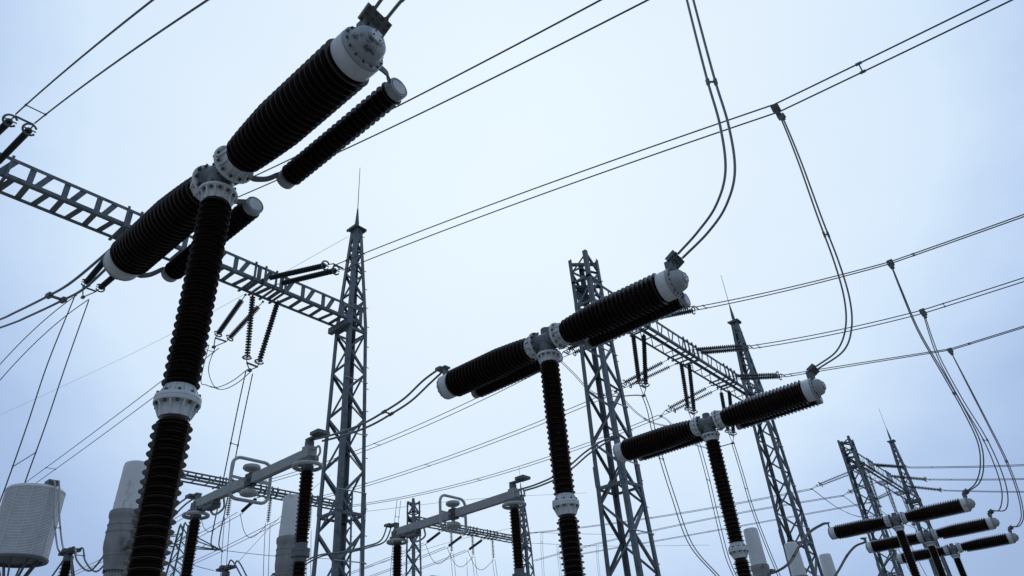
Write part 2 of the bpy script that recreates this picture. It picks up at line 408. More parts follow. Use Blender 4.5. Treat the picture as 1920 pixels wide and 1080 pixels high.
BX = [2.149, 7.010, 11.872, 24.30, 28.18, 32.06]; BY = 4.92
BL = ['nearest circuit breaker, huge dark ribbed arms crossing the upper left',
      'second circuit breaker, mid picture in front of the open topped lattice tower',
      'third circuit breaker, lower right of centre, below the second lattice beam',
      'topmost of the three small far circuit breakers at lower right',
      'middle of the three small far circuit breakers at lower right',
      'lowest and farthest of the three small circuit breakers at lower right']
proto = build_breaker()
for i, x in enumerate(BX):
    o = proto if i == 0 else copy_tree(proto)
    o.location = (x, BY, 0); o['label'] = BL[i]

# ------------------------------------------------------------------ lattice gantries
def tower(parent, cx, cy, ztop, zbeam, side0, side1, peak=None, step=1.0, leg=0.13, d=0.065, mast=None, name='tower', detail=True, mat='steel', open_top=True):
    """square lattice mast: side0 at the ground, side1 at zbeam and up; peak narrows to a cap at height peak"""
    body = MB()
    def half(z):
        if z <= zbeam: return (side0 + (side1-side0)*z/zbeam)/2
        if peak: return (side1 + (0.40*side1-side1)*(z-zbeam)/(peak-zbeam))/2 if z > zbeam else side1/2
        return side1/2
    zt = peak if peak else ztop
    base = MB()
    for sx in (-1, 1):
        for sy in (-1, 1):
            base.cub((cx+sx*half(0), cy+sy*half(0), 0.15), 0.5, 0.5, 0.3)
    tw = base.build('tower_footing', 'concrete', parent, smooth=False)
    tw.name = name
    legs_z = [0.3, zbeam, zt]
    for sx in (-1, 1):
        for sy in (-1, 1):
            m = MB()
            for z0, z1 in zip(legs_z[:-1], legs_z[1:]):
                e2 = 0.0
                if not peak and z1 == zt and sx*sy > 0: e2 = 0.12
                p0 = V(cx+sx*half(z0), cy+sy*half(z0), z0); p1 = V(cx+sx*half(z1), cy+sy*half(z1), z1+e2)
                m.angle(p0, p1, leg, 0.016, (-sx, 0, 0), (0, -sy, 0))
            zs = 0.55*zbeam
            h = half(zs)
            m.bar((cx+sx*(h+0.008), cy+sy*(h-leg*0.5), zs-0.35), (cx+sx*(h+0.006), cy+sy*(h-leg*0.5), zs+0.35), leg*1.25, 0.016, (1, 0, 0))
            m.bar((cx+sx*(h-leg*0.5), cy+sy*(h+0.008), zs-0.35), (cx+sx*(h-leg*0.5), cy+sy*(h+0.006), zs+0.35), leg*1.25, 0.016, (0, 1, 0))
            if sx > 0 or sy < 0:
                q = 3.0
                while q < zt-0.3:
                    hq = half(q); m.bar((cx+sx*(hq-0.03), cy+sy*(hq-0.01), q), (cx+sx*(hq+0.10), cy+sy*(hq-0.01), q), 0.022, 0.022, (0, 0, 1)); q += 0.9
            m.build('leg', mat, tw, smooth=False)
    br = MB()
    zz = [0.5]
    while zz[-1] < zt-0.15:
        zz.append(min(zz[-1] + max(0.45, 2*half(zz[-1])*0.92*step), zt-0.02))
    in_ = 0.02
    for f, (nx, ny) in enumerate(((1, 0), (-1, 0), (0, 1), (0, -1))):
        for i in range(len(zz)-1):
            z0, z1 = zz[i], zz[i+1]
            sgn = 1 if (i+f) % 2 else -1
            a0, a1 = half(z0), half(z1)
            if nx:
                p0 = V(cx+nx*(a0-in_), cy+sgn*(a0-0.05), z0); p1 = V(cx+nx*(a1-in_), cy-sgn*(a1-0.05), z1)
            else:
                p0 = V(cx+sgn*(a0-0.05), cy+ny*(a0-in_), z0); p1 = V(cx-sgn*(a1-0.05), cy+ny*(a1-in_), z1)
            br.angle(p0, p1, d, 0.009, (p1-p0).cross(V(nx, ny, 0)), (-nx, -ny, 0))
        for z in (0.55*zbeam-0.45, zbeam-0.35, zbeam+0.75) + (() if not peak else (zt-0.1,)):
            a = half(z)
            if nx: br.angle((cx+nx*a, cy-a, z), (cx+nx*a, cy+a, z), d*1.15, 0.009, (0, 0, 1), (-nx, 0, 0))
            else: br.angle((cx-a, cy+ny*a, z), (cx+a, cy+ny*a, z), d*1.15, 0.009, (0, 0, 1), (0, -ny, 0))
    if not peak:
        for q in (zt-0.22, zt-1.3):
            a = half(q)-0.06; br.angle((cx-a, cy+a, q), (cx+a, cy-a, q), d*1.3, 0.01, (0, 0, 1), (1, 1, 0))
        a = half(zt-1.0)
        for sx in (1,):
            br.box((cx, cy+sx*(a-0.02), zbeam+0.35), (a*0.9, 0, 0), (0, 0.006, 0), (0, 0, 0.2))
    if detail:
        ru = br.mat(1)
        for i, z in enumerate((2.6, 4.6, 6.6, 8.9, 11.0, 13.1)):
            a = half(z)
            ru.bar((cx-a-0.06, cy-a-0.03, z), (cx+a+0.02, cy-a-0.03, z+0.02), 0.035, 0.03, (0, 0, 1))
    br.build('bracing', [mat, 'zinc'], tw, smooth=False)
    if peak:
        a = half(peak)
        cp = MB()
        cp.cub((cx, cy, peak+0.02), 2*a+0.28, 2*a+0.28, 0.03)
        for sx in (-1, 1):
            cp.bar((cx+sx*(a+0.1), cy-a-0.12, peak-0.03), (cx+sx*(a+0.1), cy+a+0.12, peak-0.03), 0.08, 0.07, (1, 0, 0))
            cp.box((cx+sx*(a+0.012), cy, peak-0.42), (0.006, 0, 0), (0, a*0.95, 0), (0, 0, 0.16))
            cp.box((cx, cy+sx*(a+0.012), peak-0.42), (a*0.95, 0, 0), (0, 0.006, 0), (0, 0, 0.16))
        cp.build('peak_plate', mat, tw, smooth=False)
        if mast:
            MB().tube([(cx, cy, peak-0.3), (cx, cy, peak+0.1), (cx, cy, peak+0.35), (cx, cy, peak+1.2), (cx, cy, peak+1.25), (cx, cy, mast)],
                      [0.07, 0.07, 0.095, 0.03, 0.018, 0.012], 10).build('lightning_spire', mat, tw)
    return tw

def beam(parent, x0, x1, y0, y1, z0, z1, pitch, phases=(), chord=0.11, lw=0.10, mat='steel'):
    bx = None
    main = MB()
    for (y, z, a, b) in ((y0, z0, (0, 1, 0), (0, 0, 1)), (y1, z0, (0, -1, 0), (0, 0, 1)), (y0, z1, (0, 1, 0), (0, 0, -1)), (y1, z1, (0, -1, 0), (0, 0, -1))):
        main.angle((x0, y, z), (x1, y, z), chord, 0.014, a, b)
    n = max(2, int(round((x1-x0)/pitch))); p = (x1-x0)/n
    faces = (('near', (0, -1, 0)), ('far', (0, 1, 0)), ('under', (0, 0, -1)), ('upper', (0, 0, 1)))
    lc = main; g = 0.022
    for i in range(n+1):
        xa, xb = x0+i*p, x0+(i+1)*p
        if i == n: xa -= 0.02
        for f, nn in faces:
            wd = lw if f in ('near', 'under') else min(lw, 0.07)
            if f in ('near', 'far'):
                y = y0+g if f == 'near' else y1-g
                if f == 'near' or lw < 0.1: lc.bar((xa, y, z0+0.02), (xa, y, z1-0.02), wd, 0.010, nn)
                if f == 'near' and i < n: lc.bar((xa+0.20*p, y, z0+0.02), (xa+0.52*p, y, z1-0.02), wd, 0.010, nn)
            else:
                z = z0+g if f == 'under' else z1-g
                if f == 'under': lc.bar((xa, y0+0.02, z), (xa, y1-0.02, z), wd, 0.010, nn)
                if f == 'under' and i < n and lw > 0.1: lc.bar((xa+0.60*p, y0+0.02, z), (xa+0.44*p, y1-0.02, z), wd, 0.010, nn)
    for x in phases:
        for dx in (-0.62, -0.22, 0.22, 0.62):
            lc.cub((x+dx, (y0+y1)/2, z0-0.035), 0.08, (y1-y0)+0.12, 0.05)
            lc.cub((x+dx, y0-0.03, (z0+z1)/2), 0.07, 0.05, (z1-z0)+0.10)
    return main.build('beam', mat, parent, smooth=False)

H0, H1 = 15.6, 16.27
def gantry(label, xl, xr, y0, y1, phases, left_peak=False, right_peak=True, left_side=0.9, z0=H0, z1=H1, topl=17.1, peak=20.45, mast=24.1, pitch=0.88, chord=0.11, lw=0.10, leg=0.16, d=0.085, detail=True, side=(1.42, 0.88)):
    yc = (y0+y1)/2
    g = thing('lattice_gantry', label, 'gantry', (xl, yc, 0), 'steel lattice line gantries')
    off = g.location
    old = MB.build
    def build2(s, name, mat, parent=None, off_=(0, 0, 0), smooth=True):
        return old(s, name, mat, parent, off, smooth)
    MB.build = build2
    try:
        tower(g, xl, yc, topl, z0, side[0], side[1], peak if left_peak else None, leg=leg, d=d, mast=mast if left_peak else None, detail=detail)
        tower(g, xr, yc, topl, z0, side[0], side[1], peak if right_peak else None, leg=leg, d=d, mast=mast if right_peak else None, detail=detail)
        beam(g, xl-0.12, xr+0.12, y0, y1, z0, z1, pitch, phases, chord, lw)
        for x, sx in ((xl, 1), (xr, -1)):       # seat of the beam on each tower
            m = MB(); m.cub((x+sx*(side[1]/2+0.10), yc, z0-0.15), 0.2, (y1-y0)+0.36, 0.24)
            m.build('beam_seat', 'steel', g, smooth=False)
    finally:
        MB.build = old
    return g

GA = gantry('big lattice gantry whose beam runs behind the nearest breaker to a spired tower', -1.3, 14.85, 19.32, 20.23, (1.95, 6.4, 10.85), pitch=0.92, lw=0.165)
GB = gantry('lattice gantry between the second and third breakers, open topped tower on its left', 20.35, 36.4, 11.56, 12.46, (23.5, 28.0, 32.2), topl=17.5, peak=20.75, pitch=0.95, lw=0.085)
GD = gantry('distant lattice gantry at far right above the three small breakers', 52.6, 69.0, 11.56, 12.46, (55.6, 60.3, 65.0), pitch=1.2, topl=17.25, peak=20.9, lw=0.085)
GF = gantry('far small lattice gantry seen behind the left disconnector arm', 17.9, 30.9, 40.35, 41.05, (21.7, 24.5, 27.6), right_peak=False, z1=16.1, side=(1.2, 0.7), topl=16.9, pitch=0.9, detail=False)
GM = gantry('far small lattice gantry seen behind the centre disconnector arm', 37.4, 51.0, 40.35, 41.05, (41.1, 43.6, 46.1), z1=16.1, side=(1.2, 0.75), topl=17.3, peak=20.0, mast=22.8, pitch=0.95, detail=False)

# ------------------------------------------------------------------ insulator strings
def string_set(label, pairs, yoke=None, kind='tension', n=23, r=0.102, seg=18, ring=0.14, link0=0.12, link1=0.90, group='cap and pin insulator strings', tails=()):
    """pairs: list of (attach, end); one glazed string in each, a corona ring at the far end, and a yoke"""
    o = Vector(pairs[0][0])
    t = thing('insulator_string', label, 'insulator string', o, group)
    fit = MB()
    for a, b in pairs:
        a, b = Vector(a), Vector(b); d = b-a; Lg = d.length; dn = d.normalized()
        s0, s1 = a+d*link0, a+d*link1; ln = (s1-s0).length; p = ln/n
        pr = [(0.03, 0)]
        for i in range(n):
            z = i*p
            R = r*(1.0 if i % 2 == 0 or n < 30 else 0.9)
            pr += [(0.022, z+0.05*p), (0.034, z+0.34*p), (R*0.93, z+0.47*p), (R, z+0.50*p), (R*0.96, z+0.55*p), (0.030, z+0.60*p), (0.022, z+0.95*p)]
        pr += [(0.03, ln)]
        st = MB().lathe(pr, seg, s0, dn).build('disc_stack', 'disc', t, o)
        if ring:
            e = dn.orthogonal().normalized(); q = dn.cross(e)
            up = V(0, 0, 1) - dn*dn.z
            if up.length > 0.2: e = up.normalized(); q = dn.cross(e)
            pts = [s1 + dn*0.02 + ring*(math.cos(an)*e + math.sin(an)*q) for an in [math.radians(k) for k in range(-60, 241, 12)]]
            rg = MB().tube(pts, 0.026, 8)
            rg.bar(s1+dn*0.02-q*ring, s1+dn*0.02+q*ring, 0.03, 0.012, dn)
            rg.build('corona_ring', 'plate', st, o)
        fit.tube([a, b], 0.016, 6)
        fit.cub(a, 0.06, 0.06, 0.06)
    if yoke is None and len(pairs) == 2:
        fit.bar(pairs[0][1], pairs[1][1], 0.05, 0.014, Vector(pairs[0][0])-Vector(pairs[0][1]))
    if yoke is not None:
        y = Vector(yoke)
        ends = [Vector(b) for _, b in pairs]
        if len(ends) == 2:
            nrm = (ends[0]-ends[1]).cross(y-ends[0])
            fit.bar(ends[0], ends[1], 0.07, 0.014, nrm)
            fit.bar(ends[0], y, 0.035, 0.014, nrm); fit.bar(ends[1], y, 0.035, 0.014, nrm)
        fit.cub(y, 0.10, 0.14, 0.07)
    fit.build('yoke_fitting', 'plate', t, o)
    return t

def fitplane(pix, X, y0, y1, n=40, deg=2):
    P = [at(px, py, X=X) for px, py in pix]
    k = np.polyfit([p.y for p in P], [p.z for p in P], min(deg, len(P)-1))
    return [V(X, y, float(np.polyval(k, y))) for y in np.linspace(y0, y1, n)]

def conductor(label, lines, r=0.02, spacers=(), cat='power line', group='overhead twin conductors', mat='wire', name='conductor', sides=6, clamp=0.035, clampmat='plate', tops=0):
    """lines: one or two polylines; spacers: fractions along the line where the two are held apart"""
    o = Vector(lines[0][0])
    if len(lines) == 1 and not spacers:
        b = MB().tube(lines[0], r, sides).build(name, mat, None, o)
        b.location = o
        return tag(b, label, cat, group)
    t = thing(name, label, cat, o, group)
    for ln in lines: MB().tube(ln, r, sides).build('wire', mat, t, o)
    if tops:
        for ln in lines:
            p = Vector(ln[0]); d = (Vector(ln[2])-p).normalized()
            m = MB(); m.box(p-d*tops*0.35, V(0.05, 0, 0), V(0, tops*0.45, 0), d*tops*0.35); m.box(p+d*tops*0.25, V(0.042, 0, 0), V(0, tops*0.28, 0), d*tops*0.3)
            m.build('line_clamp', 'plate', t, o)
    for s in spacers:
        m = MB(); pts = []
        for ln in lines:
            i = s*(len(ln)-1); j = min(int(i), len(ln)-2); pts.append(Vector(ln[j]).lerp(Vector(ln[j+1]), i-j))
        if len(pts) == 2:
            m.bar(pts[0], pts[1], clamp*0.6, clamp*0.5, (0, 0, 1))
        for ln, p in zip(lines, pts):
            i = s*(len(ln)-1); j = min(int(i), len(ln)-2); d = (Vector(ln[j+1])-Vector(ln[j])).normalized()
            m.bar(p-d*clamp*1.4, p+d*clamp*1.4, clamp*1.1, clamp*1.1, (0, 0, 1))
        m.build('spacer', clampmat, t, o)
    return t
def shift(pts, d): d = Vector(d); return [Vector(p)+d for p in pts]
def twin(pts, d): d = Vector(d)/2; return [shift(pts, d), shift(pts, -d)]

# ---- gantry A: overhead lines toward and past the camera
def tension(label, X, attach_y, end, dx=0.2, z=15.72, **k):
    e = Vector(end)
    prs = [(V(X+s*dx*1.3, attach_y, z), V(e.x+s*dx, e.y, e.z)) for s in (-1, 1)]
    return string_set(label, prs, **k)
A_END = [at(46, 226, Y=15.45), at(452, 352, X=6.5), at(634, 499, X=10.8)]
A_END[1] = V(6.45, 15.4, 14.5)
A_PIX = [([(60, 208), (160, 132), (336, 0)], 'upper left corner, coming off the strings at the left edge'),
         ([(455, 353), (800, 190), (1170, 0)], 'passing just above the nearest breaker to the top edge'),
         ([(690, 482.5), (1000, 361), (1457, 203), (1557.5, 151), (1868, 0)], 'long one rising from the spired tower to the top right corner')]
AX = [1.98, 6.45, 10.8]
def line_points(end, P, drop=None, y_far=-14.0):
    # a sagging curve from the string end; where a dropper hangs the wire bends and runs on
    Q = [Vector(end)+V(0, 0, -0.03)] + P
    X = end[0]
    if drop is None:
        k = np.polyfit([p.y for p in Q], [p.z for p in Q], 2)
        return [V(X, y, float(np.polyval(k, y))) for y in np.linspace(Q[0].y, y_far, 60)]
    A, B = Q[:drop+2], Q[drop+1:]
    k = np.polyfit([p.y for p in A], [p.z for p in A], 2)
    r = [V(X, y, float(np.polyval(k, y))) for y in np.linspace(A[0].y, A[-1].y, 40)]
    z0 = r[-1].z; m = np.polyfit([p.y-A[-1].y for p in B[1:]], [(p.z-z0)/(p.y-A[-1].y) for p in B[1:]], 0)[0]
    return r + [V(X, y, z0+m*(y-A[-1].y)+0.006*(y-A[-1].y)*(y-y_far)*0.3) for y in np.linspace(A[-1].y, y_far, 24)[1:]]
def twin_taper(pts, w0, w1, over=14.0):
    y0 = pts[0].y; r = []
    for sg in (0.5, -0.5):
        r.append([p + V(sg*(w0+(w1-w0)*min(1, abs(p.y-y0)/over)), 0, 0) for p in pts])
    return r
for i in range(3):
    X = A_END[i].x
    tension(('pair of string insulators at the left edge above the lattice beam', 'pair of string insulators hidden mostly behind the nearest breaker tee',
             'pair of string insulators just left of the spired tower')[i], X, 19.30, A_END[i], group='tension insulator strings', r=(0.082, 0.09, 0.098)[i])
    P = [at(px, py, X=X) for px, py in A_PIX[i][0]]
    pts = line_points(A_END[i], P, (None, None, 2)[i])
    sp = {0: [0.03], 1: [0.03], 2: [0.03, 0.665]}[i]
    conductor('twin wire line ' + A_PIX[i][1], twin_taper(pts, (0.4, 0.4, 0.36)[i], (0.42, 0.40, 0.25)[i]), 0.016, sp)
# ---- gantry A far side
def far_side(label, X, a_y, end, dx=0.22, **k):
    e = Vector(end)
    prs = [(V(X+s*dx*1.6, a_y, 15.5), V(e.x+s*dx, e.y, e.z)) for s in (-1, 1)]
    return string_set(label, prs, yoke=(e.x, e.y+0.45, e.z-0.12), **k)
e3 = at(414, 637, X=10.8); e2 = at(168, 542, X=6.35)
e2 = at(168, 542, Y=23.3)
far_side('slanting string pair going down left from the beam, beside the hanging V pair', 10.85, 20.25, e3, group='tension insulator strings')
far_side('slanting string pair below the white cap of the nearest breaker left arm', 6.4, 20.25, e2, group='tension insulator strings')
y3 = V(e3.x, e3.y+0.45, e3.z-0.12); y2 = V(e2.x, e2.y+0.45, e2.z-0.12)
def to_far(y0, X, pix, y_end=40.3):
    P = [at(px, py, X=X) for px, py in pix]
    k = np.polyfit([p.y for p in P]+[y0.y]*4, [p.z for p in P]+[y0.z]*4, 2 if len(P) > 1 else 1)
    return [V(X, y, float(np.polyval(k, y))) for y in np.linspace(y0.y, y_end, 40)]
conductor('thin twin line descending left from behind the nearest breaker column to the line trap', twin(to_far(y3, e3.x, [(300, 722), (90, 885), (0, 945)]), (0.4, 0, 0)), 0.016, (0.02, 0.80))
conductor('thin twin line leaving the left edge below the twin cable of the nearest breaker', twin(to_far(y2, e2.x, [(60, 635), (0, 698)]), (0.4, 0, 0)), 0.016, ())
# hanging V strings, phase 3
v3 = at(468, 694, Y=19.8)
string_set('V pair of strings hanging under the lattice beam left of the spired tower',
           [(at(474, 553, Y=19.78), at(462.5, 680, Y=19.8)), (at(521, 565, Y=19.78), at(483, 688, Y=19.8))], yoke=v3, link0=0.02, link1=0.92, group='hanging insulator strings')
# jumper and drop
conductor('slack jumper loop of two wires between slanting strings and hanging V pair',
          [spline([y3+V(0.05, 0, 0), at(391, 690, Y=22.6), at(400, 722, Y=22), at(418, 730, Y=21.4), at(445, 718, Y=20.4), v3+V(0.08, 0, 0)], 8),
           spline([y3+V(-0.2, 0, 0), at(377, 712, Y=22.6), at(387, 722, Y=22.2), at(408, 726, Y=21.6), at(436, 714, Y=20.5), v3+V(-0.08, 0, 0)], 8)], 0.014, (0.5,), 'jumper wire', 'jumper wires')
dr = [v3+V(0, 0, -0.08), at(452, 770, Y=19.95), at(436, 850, Y=20.1), at(417, 945, Y=20.3), at(404, 1010, Y=20.5), at(405, 1026, Y=20.6), at(411, 1034, Y=20.6)]
conductor('twin dropper falling from the hanging V strings behind the left disconnector', twin(spline(dr, 8), (0.28, 0.05, 0)), 0.018, (0.30,), 'dropper wire', 'dropper wires')
TRAP = V(7.15, 22.0, 0)
t_top = at(66, 918, Y=TRAP.y)
conductor('twin dropper falling from the left strings onto the line trap',
          [spline([y2+V(-0.25, 0, -0.05), at(90, 680, Y=23.9), at(50, 800, Y=23.6), at(2, 935, Y=23.3), at(-30, 1010, Y=23.1)], 8),
           spline([y2+V(0.2, 0, -0.05), at(125, 680, Y=23.9), at(88, 790, Y=23.5), at(52, 890, Y=22.9), at(40, 925, Y=22.6)], 8)], 0.018, (0.635,), 'dropper wire', 'dropper wires')
# earth wire from the tower peak
pk = at(652, 444, Y=20.25)
ew = [pk, at(600, 473, Y=22.0), at(480, 540, X=14.6), at(300, 637, X=14.4), at(150, 709, X=14.2), at(0, 778, X=14.0), at(-80, 812, X=13.8)]
conductor('single thin earth wire running from the spired tower peak to the left edge', [spline(ew, 8)], 0.008, (), 'earth wire', 'earth wires')

# ---- gantry B strings and lines
BXs = [23.4, 28.0, 32.2]
ends_b = [at(1306, 577, X=23.3), at(1408, 650, X=27.9), at(1470, 704, X=32.2)]
names_b = ['string pair poking out right of the second breaker end cap', 'string pair in front of the second spired tower, middle phase', 'string pair above the third breaker right arm, lowest phase']
pix_b = [[(1420, 555), (1671, 492), (1755, 461), (1920, 398)], [(1500, 636), (1732, 584), (1809, 558), (1920, 520)], [(1600, 684), (1783, 655), (1853, 631), (1920, 611)]]
lab_b = ['upper twin wire line crossing the right half from the second breaker cap', 'middle twin wire line crossing the right half toward the right edge', 'lowest twin wire line crossing the right half, above the third breaker']
for i in range(3):
    X = ends_b[i].x
    tension(names_b[i], X+0.1, 11.54, ends_b[i], z=15.75, group='tension insulator strings', seg=16)
    P = [at(px, py, X=X) for px, py in pix_b[i]]
    pts = line_points(ends_b[i], P, 1)
    conductor(lab_b[i], twin_taper(pts, (0.3, 0.36, 0.3)[i], (0.14, 0.32, 0.15)[i], 7), 0.019, (0.03, 0.645))
bp_end = [at(1062, 662, X=23.1), at(1168, 724, X=27.6), at(1252, 771, X=32.0)]
bp_pix = [[(925, 737), (820, 784), (677, 845)], [(1095, 757), (925, 828), (673, 913)], [(1070, 843), (880, 905), (677, 946)]]
bp_lab = ['upper thin twin line sloping left between the spired tower and the second breaker', 'middle thin twin line sloping left behind the second breaker column', 'lower thin line sloping left behind the second breaker column']
bp_str = ['slanting string pair right beside the second breaker column flange', 'slanting string pair left of the lattice beam, above the third breaker', 'slanting string pair right above the third breaker left arm']
for i in range(3):
    e = bp_end[i]
    far_side(bp_str[i], e.x+0.1, 12.48, e, group='tension insulator strings', seg=16)
    y0 = V(e.x, e.y+0.45, e.z-0.12)
    conductor(bp_lab[i], twin(to_far(y0, e.x, bp_pix[i], 42 if i else 40.3), (0.4, 0, 0)), 0.018, (0.03, 0.5))
hv = [((1187, 628), (1199, 722), (1207, 627), (1211, 728), (1207, 742)), ((1277, 680), (1291, 772), (1292, 682), (1302, 778), (1298, 790)), ((1352, 735), (1366, 813), (1367, 733), (1376, 818), (1374, 831))]
hl = ['hanging string pair under the left end of the second lattice beam', 'hanging string pair just above the third breaker tee', 'hanging string pair behind the third breaker right arm']
VB = []
for i, (a, b, c, d, y) in enumerate(hv):
    yy = at(*y, Y=12.0); VB.append(yy)
    string_set(hl[i], [(at(*a, Y=12.0), at(*b, Y=12.0)), (at(*c, Y=12.0), at(*d, Y=12.0))], yoke=yy, link0=0.02, link1=0.93, ring=0.14, seg=16, group='hanging insulator strings')
conductor('twin dropper passing behind the third breaker left arm from the leftmost hanging pair',
          twin(spline([VB[0], at(1217, 770, Y=12), at(1226, 810, Y=12.05), at(1240, 860, Y=12.1), at(1262, 930, Y=12), at(1295, 1020, Y=11.6), at(1350, 1085, Y=11)], 8), (0.3, 0, 0)), 0.018, (0.5,), 'dropper wire', 'dropper wires')
conductor('twin dropper passing just left of the third breaker column',
          twin(spline([VB[1], at(1300, 800, Y=12), at(1312, 840, Y=12.05), at(1328, 900, Y=12.1), at(1342, 960, Y=12.1), at(1362, 1040, Y=12), at(1380, 1085, Y=12)], 8), (0.3, 0, 0)), 0.016, (0.5,), 'dropper wire', 'dropper wires')
conductor('twin dropper curving down right of the third breaker column',
          twin(spline([VB[2], at(1380, 850, Y=12), at(1392, 890, Y=12.05), at(1408, 945, Y=12.1), at(1432, 1010, Y=12), at(1462, 1083, Y=12)], 8), (0.3, 0, 0)), 0.018, (0.5,), 'dropper wire', 'dropper wires')
# jumpers of gantry B
for i, (pp, lb) in enumerate(((((1085, 668), (1100, 690), (1150, 742), (1180, 742)), 'slack jumper loop right of the second breaker column ending at the left hanging pair'),
                              (((1160, 745), (1185, 768), (1220, 790), (1262, 798)), 'slack jumper loop above the third breaker left arm'),)):
    st = V(bp_end[i].x, bp_end[i].y+0.45, bp_end[i].z-0.12)
    if i == 0:
        mid = [at(1075, 700, Y=14.9), at(1110, 735, Y=14.2), at(1150, 743, Y=13.4), at(1190, 741, Y=12.5)]
    else:
        mid = [at(1172, 752, Y=15.3), at(1195, 775, Y=14.6), at(1225, 793, Y=13.7), at(1265, 799, Y=12.8)]
    conductor(lb, twin(spline([st]+mid+[VB[i]], 8), (0.12, 0, 0.06)), 0.013, (0.5,), 'jumper wire', 'jumper wires')
st = V(bp_end[2].x, bp_end[2].y+0.45, bp_end[2].z-0.12)
conductor('slack jumper loop passing behind the third breaker tee to the right hanging pair',
          twin(spline([st, at(1254, 790, Y=15.0), at(1285, 825, Y=14.2), at(1330, 840, Y=13.2), VB[2]], 8), (0.12, 0, 0.06)), 0.013, (0.5,), 'jumper wire', 'jumper wires')

# ---- gantry D strings and lines
ends_d = [at(1704, 876, X=55.2), at(1743, 899.5, X=59.6), at(1771, 919.5, X=64.0)]
pix_d = [[(1800, 870), (1920, 859)], [(1820, 893), (1920, 888)], [(1840, 917), (1920, 913)]]
lab_d = ['upper of three distant lines at the right edge over the small breakers', 'middle of three distant lines at the right edge over the small breakers', 'lowest of three distant lines at the right edge over the small breakers']
for i in range(3):
    e = ends_d[i]
    tension(('upper', 'middle', 'lowest')[i] + ' small string pair at the right side of the distant gantry', e.x+0.3, 11.54, e, z=15.9, group='tension insulator strings', seg=12, n=22)
    P = [at(px, py, X=e.x) for px, py in pix_d[i]]
    k = np.polyfit([p.y for p in P]+[e.y], [p.z for p in P]+[e.z], 1)
    conductor(lab_d[i], twin([V(e.x, y, float(np.polyval(k, y))+0.004*(y-e.y)*(y+14)) for y in np.linspace(e.y, -14, 30)], (0.4, 0, 0)), 0.02, (0.06,))
dp_end = [at(1532, 911, X=54.2), at(1590, 924, X=58.7), at(1640, 937, X=63.2)]
dp_pix = [[(1360, 948), (1215, 972)], [(1360, 967), (1215, 997)], [(1440, 977), (1215, 1017)]]
for i in range(3):
    e = dp_end[i]
    far_side(('upper', 'middle', 'lowest')[i] + ' small slanting string pair left of the distant gantry', e.x+0.3, 12.48, e, group='tension insulator strings', seg=12, n=22)
    y0 = V(e.x, e.y+0.45, e.z-0.12)
    conductor(('upper', 'middle', 'lowest')[i] + ' thin twin line crossing behind the second and third breaker columns from the distant gantry', twin(to_far(y0, e.x, dp_pix[i], 46), (0.4, 0, 0)), 0.02, (0.03, 0.45))
for i, x in enumerate((55.6, 60.3, 65.0)):
    string_set(('leftmost', 'middle', 'rightmost')[i] + ' hanging string pair under the distant gantry beam', [(V(x-0.5, 12, 15.6), V(x-0.2, 12, 12.75)), (V(x+0.5, 12, 15.6), V(x+0.2, 12, 12.75))],
               yoke=(x, 12, 12.45), ring=0.14, seg=12, n=22, group='hanging insulator strings')
    e = dp_end[i]
    conductor(('left', 'middle', 'right')[i] + ' slack jumper loop beside the distant gantry tower', twin(spline([V(e.x, e.y+0.4, e.z-0.15), V(e.x+0.2, e.y-0.8, e.z-1.7), V(e.x+0.6, e.y-2.0, e.z-2.6), V(x, 12, 12.4)], 8), (0.25, 0, 0)), 0.015, (0.5,), 'jumper wire', 'jumper wires')
    conductor(('left', 'middle', 'right')[i] + ' dropper wire hanging below the distant gantry beam', [spline([V(x, 12, 12.4), V(x, 11.6, 9), V(x, 11, 6.0), V(x, 10, 5.0)], 8)], 0.02, (), 'dropper wire', 'dropper wires')

# ---- far and centre small gantries: short strings, droppers, lines
FARS = [(19.0, 'far gantry left'), (23.0, 'far gantry middle'), (27.0, 'far gantry right')]
k = 0
for (xs, nm) in (((21.7, 24.5, 27.6), 'far gantry behind the left disconnector'), ((41.1, 43.6, 46.1), 'far gantry behind the centre disconnector')):
    for j, x in enumerate(xs):
        w_ = ('left', 'middle', 'right')[j]
        string_set(w_ + ' short hanging string under the ' + nm, [(V(x+0.4, 40.7, 15.6), V(x+0.4, 40.7, 13.9))], link0=0.04, link1=0.94, seg=10, n=14, ring=0, r=0.13, group='short far strings')
        string_set(w_ + ' short slanting string off the ' + nm, [(V(x-0.3, 41.1, 15.55), V(x-0.3, 42.9, 15.0))], link0=0.1, link1=0.94, seg=10, n=14, ring=0, r=0.12, group='short far strings')
        conductor(w_ + ' slack jumper under the ' + nm, [spline([V(x-0.3, 43.0, 14.95), V(x-0.2, 42.3, 13.6), V(x, 41.6, 13.2), V(x+0.4, 40.7, 13.85)], 8)], 0.02, (), 'jumper wire', 'jumper wires')
        conductor(w_ + ' thin dropper wires below the ' + nm, twin(spline([V(x+0.4, 40.7, 13.9), V(x+0.5, 40.4, 10.5), V(x+0.8, 40.0, 7), V(x+1.2, 39.5, 4.5)], 8), (0.35, 0, 0)), 0.018, (0.4,), 'dropper wire', 'dropper wires')
        conductor(w_ + ' thin line going away behind the ' + nm, twin([V(x-0.3, y, 15.0-0.0022*(y-43)*(83-y)) for y in np.linspace(43, 83, 24)], (0.4, 0, 0)), 0.02, ())
for i, (px0, py0, px1) in enumerate(((752, 938, 742), (757, 937, 747), (683, 946, 676), (691, 945, 686))):
    pass
dl = [((683, 946), (678, 1085), 33), ((748, 938), (735, 1085), 33), ((1016, 998), (1019, 1085), 44), ((1046, 1022), (1052, 1085), 44), ((1120, 1024), (1124, 1085), 44)]
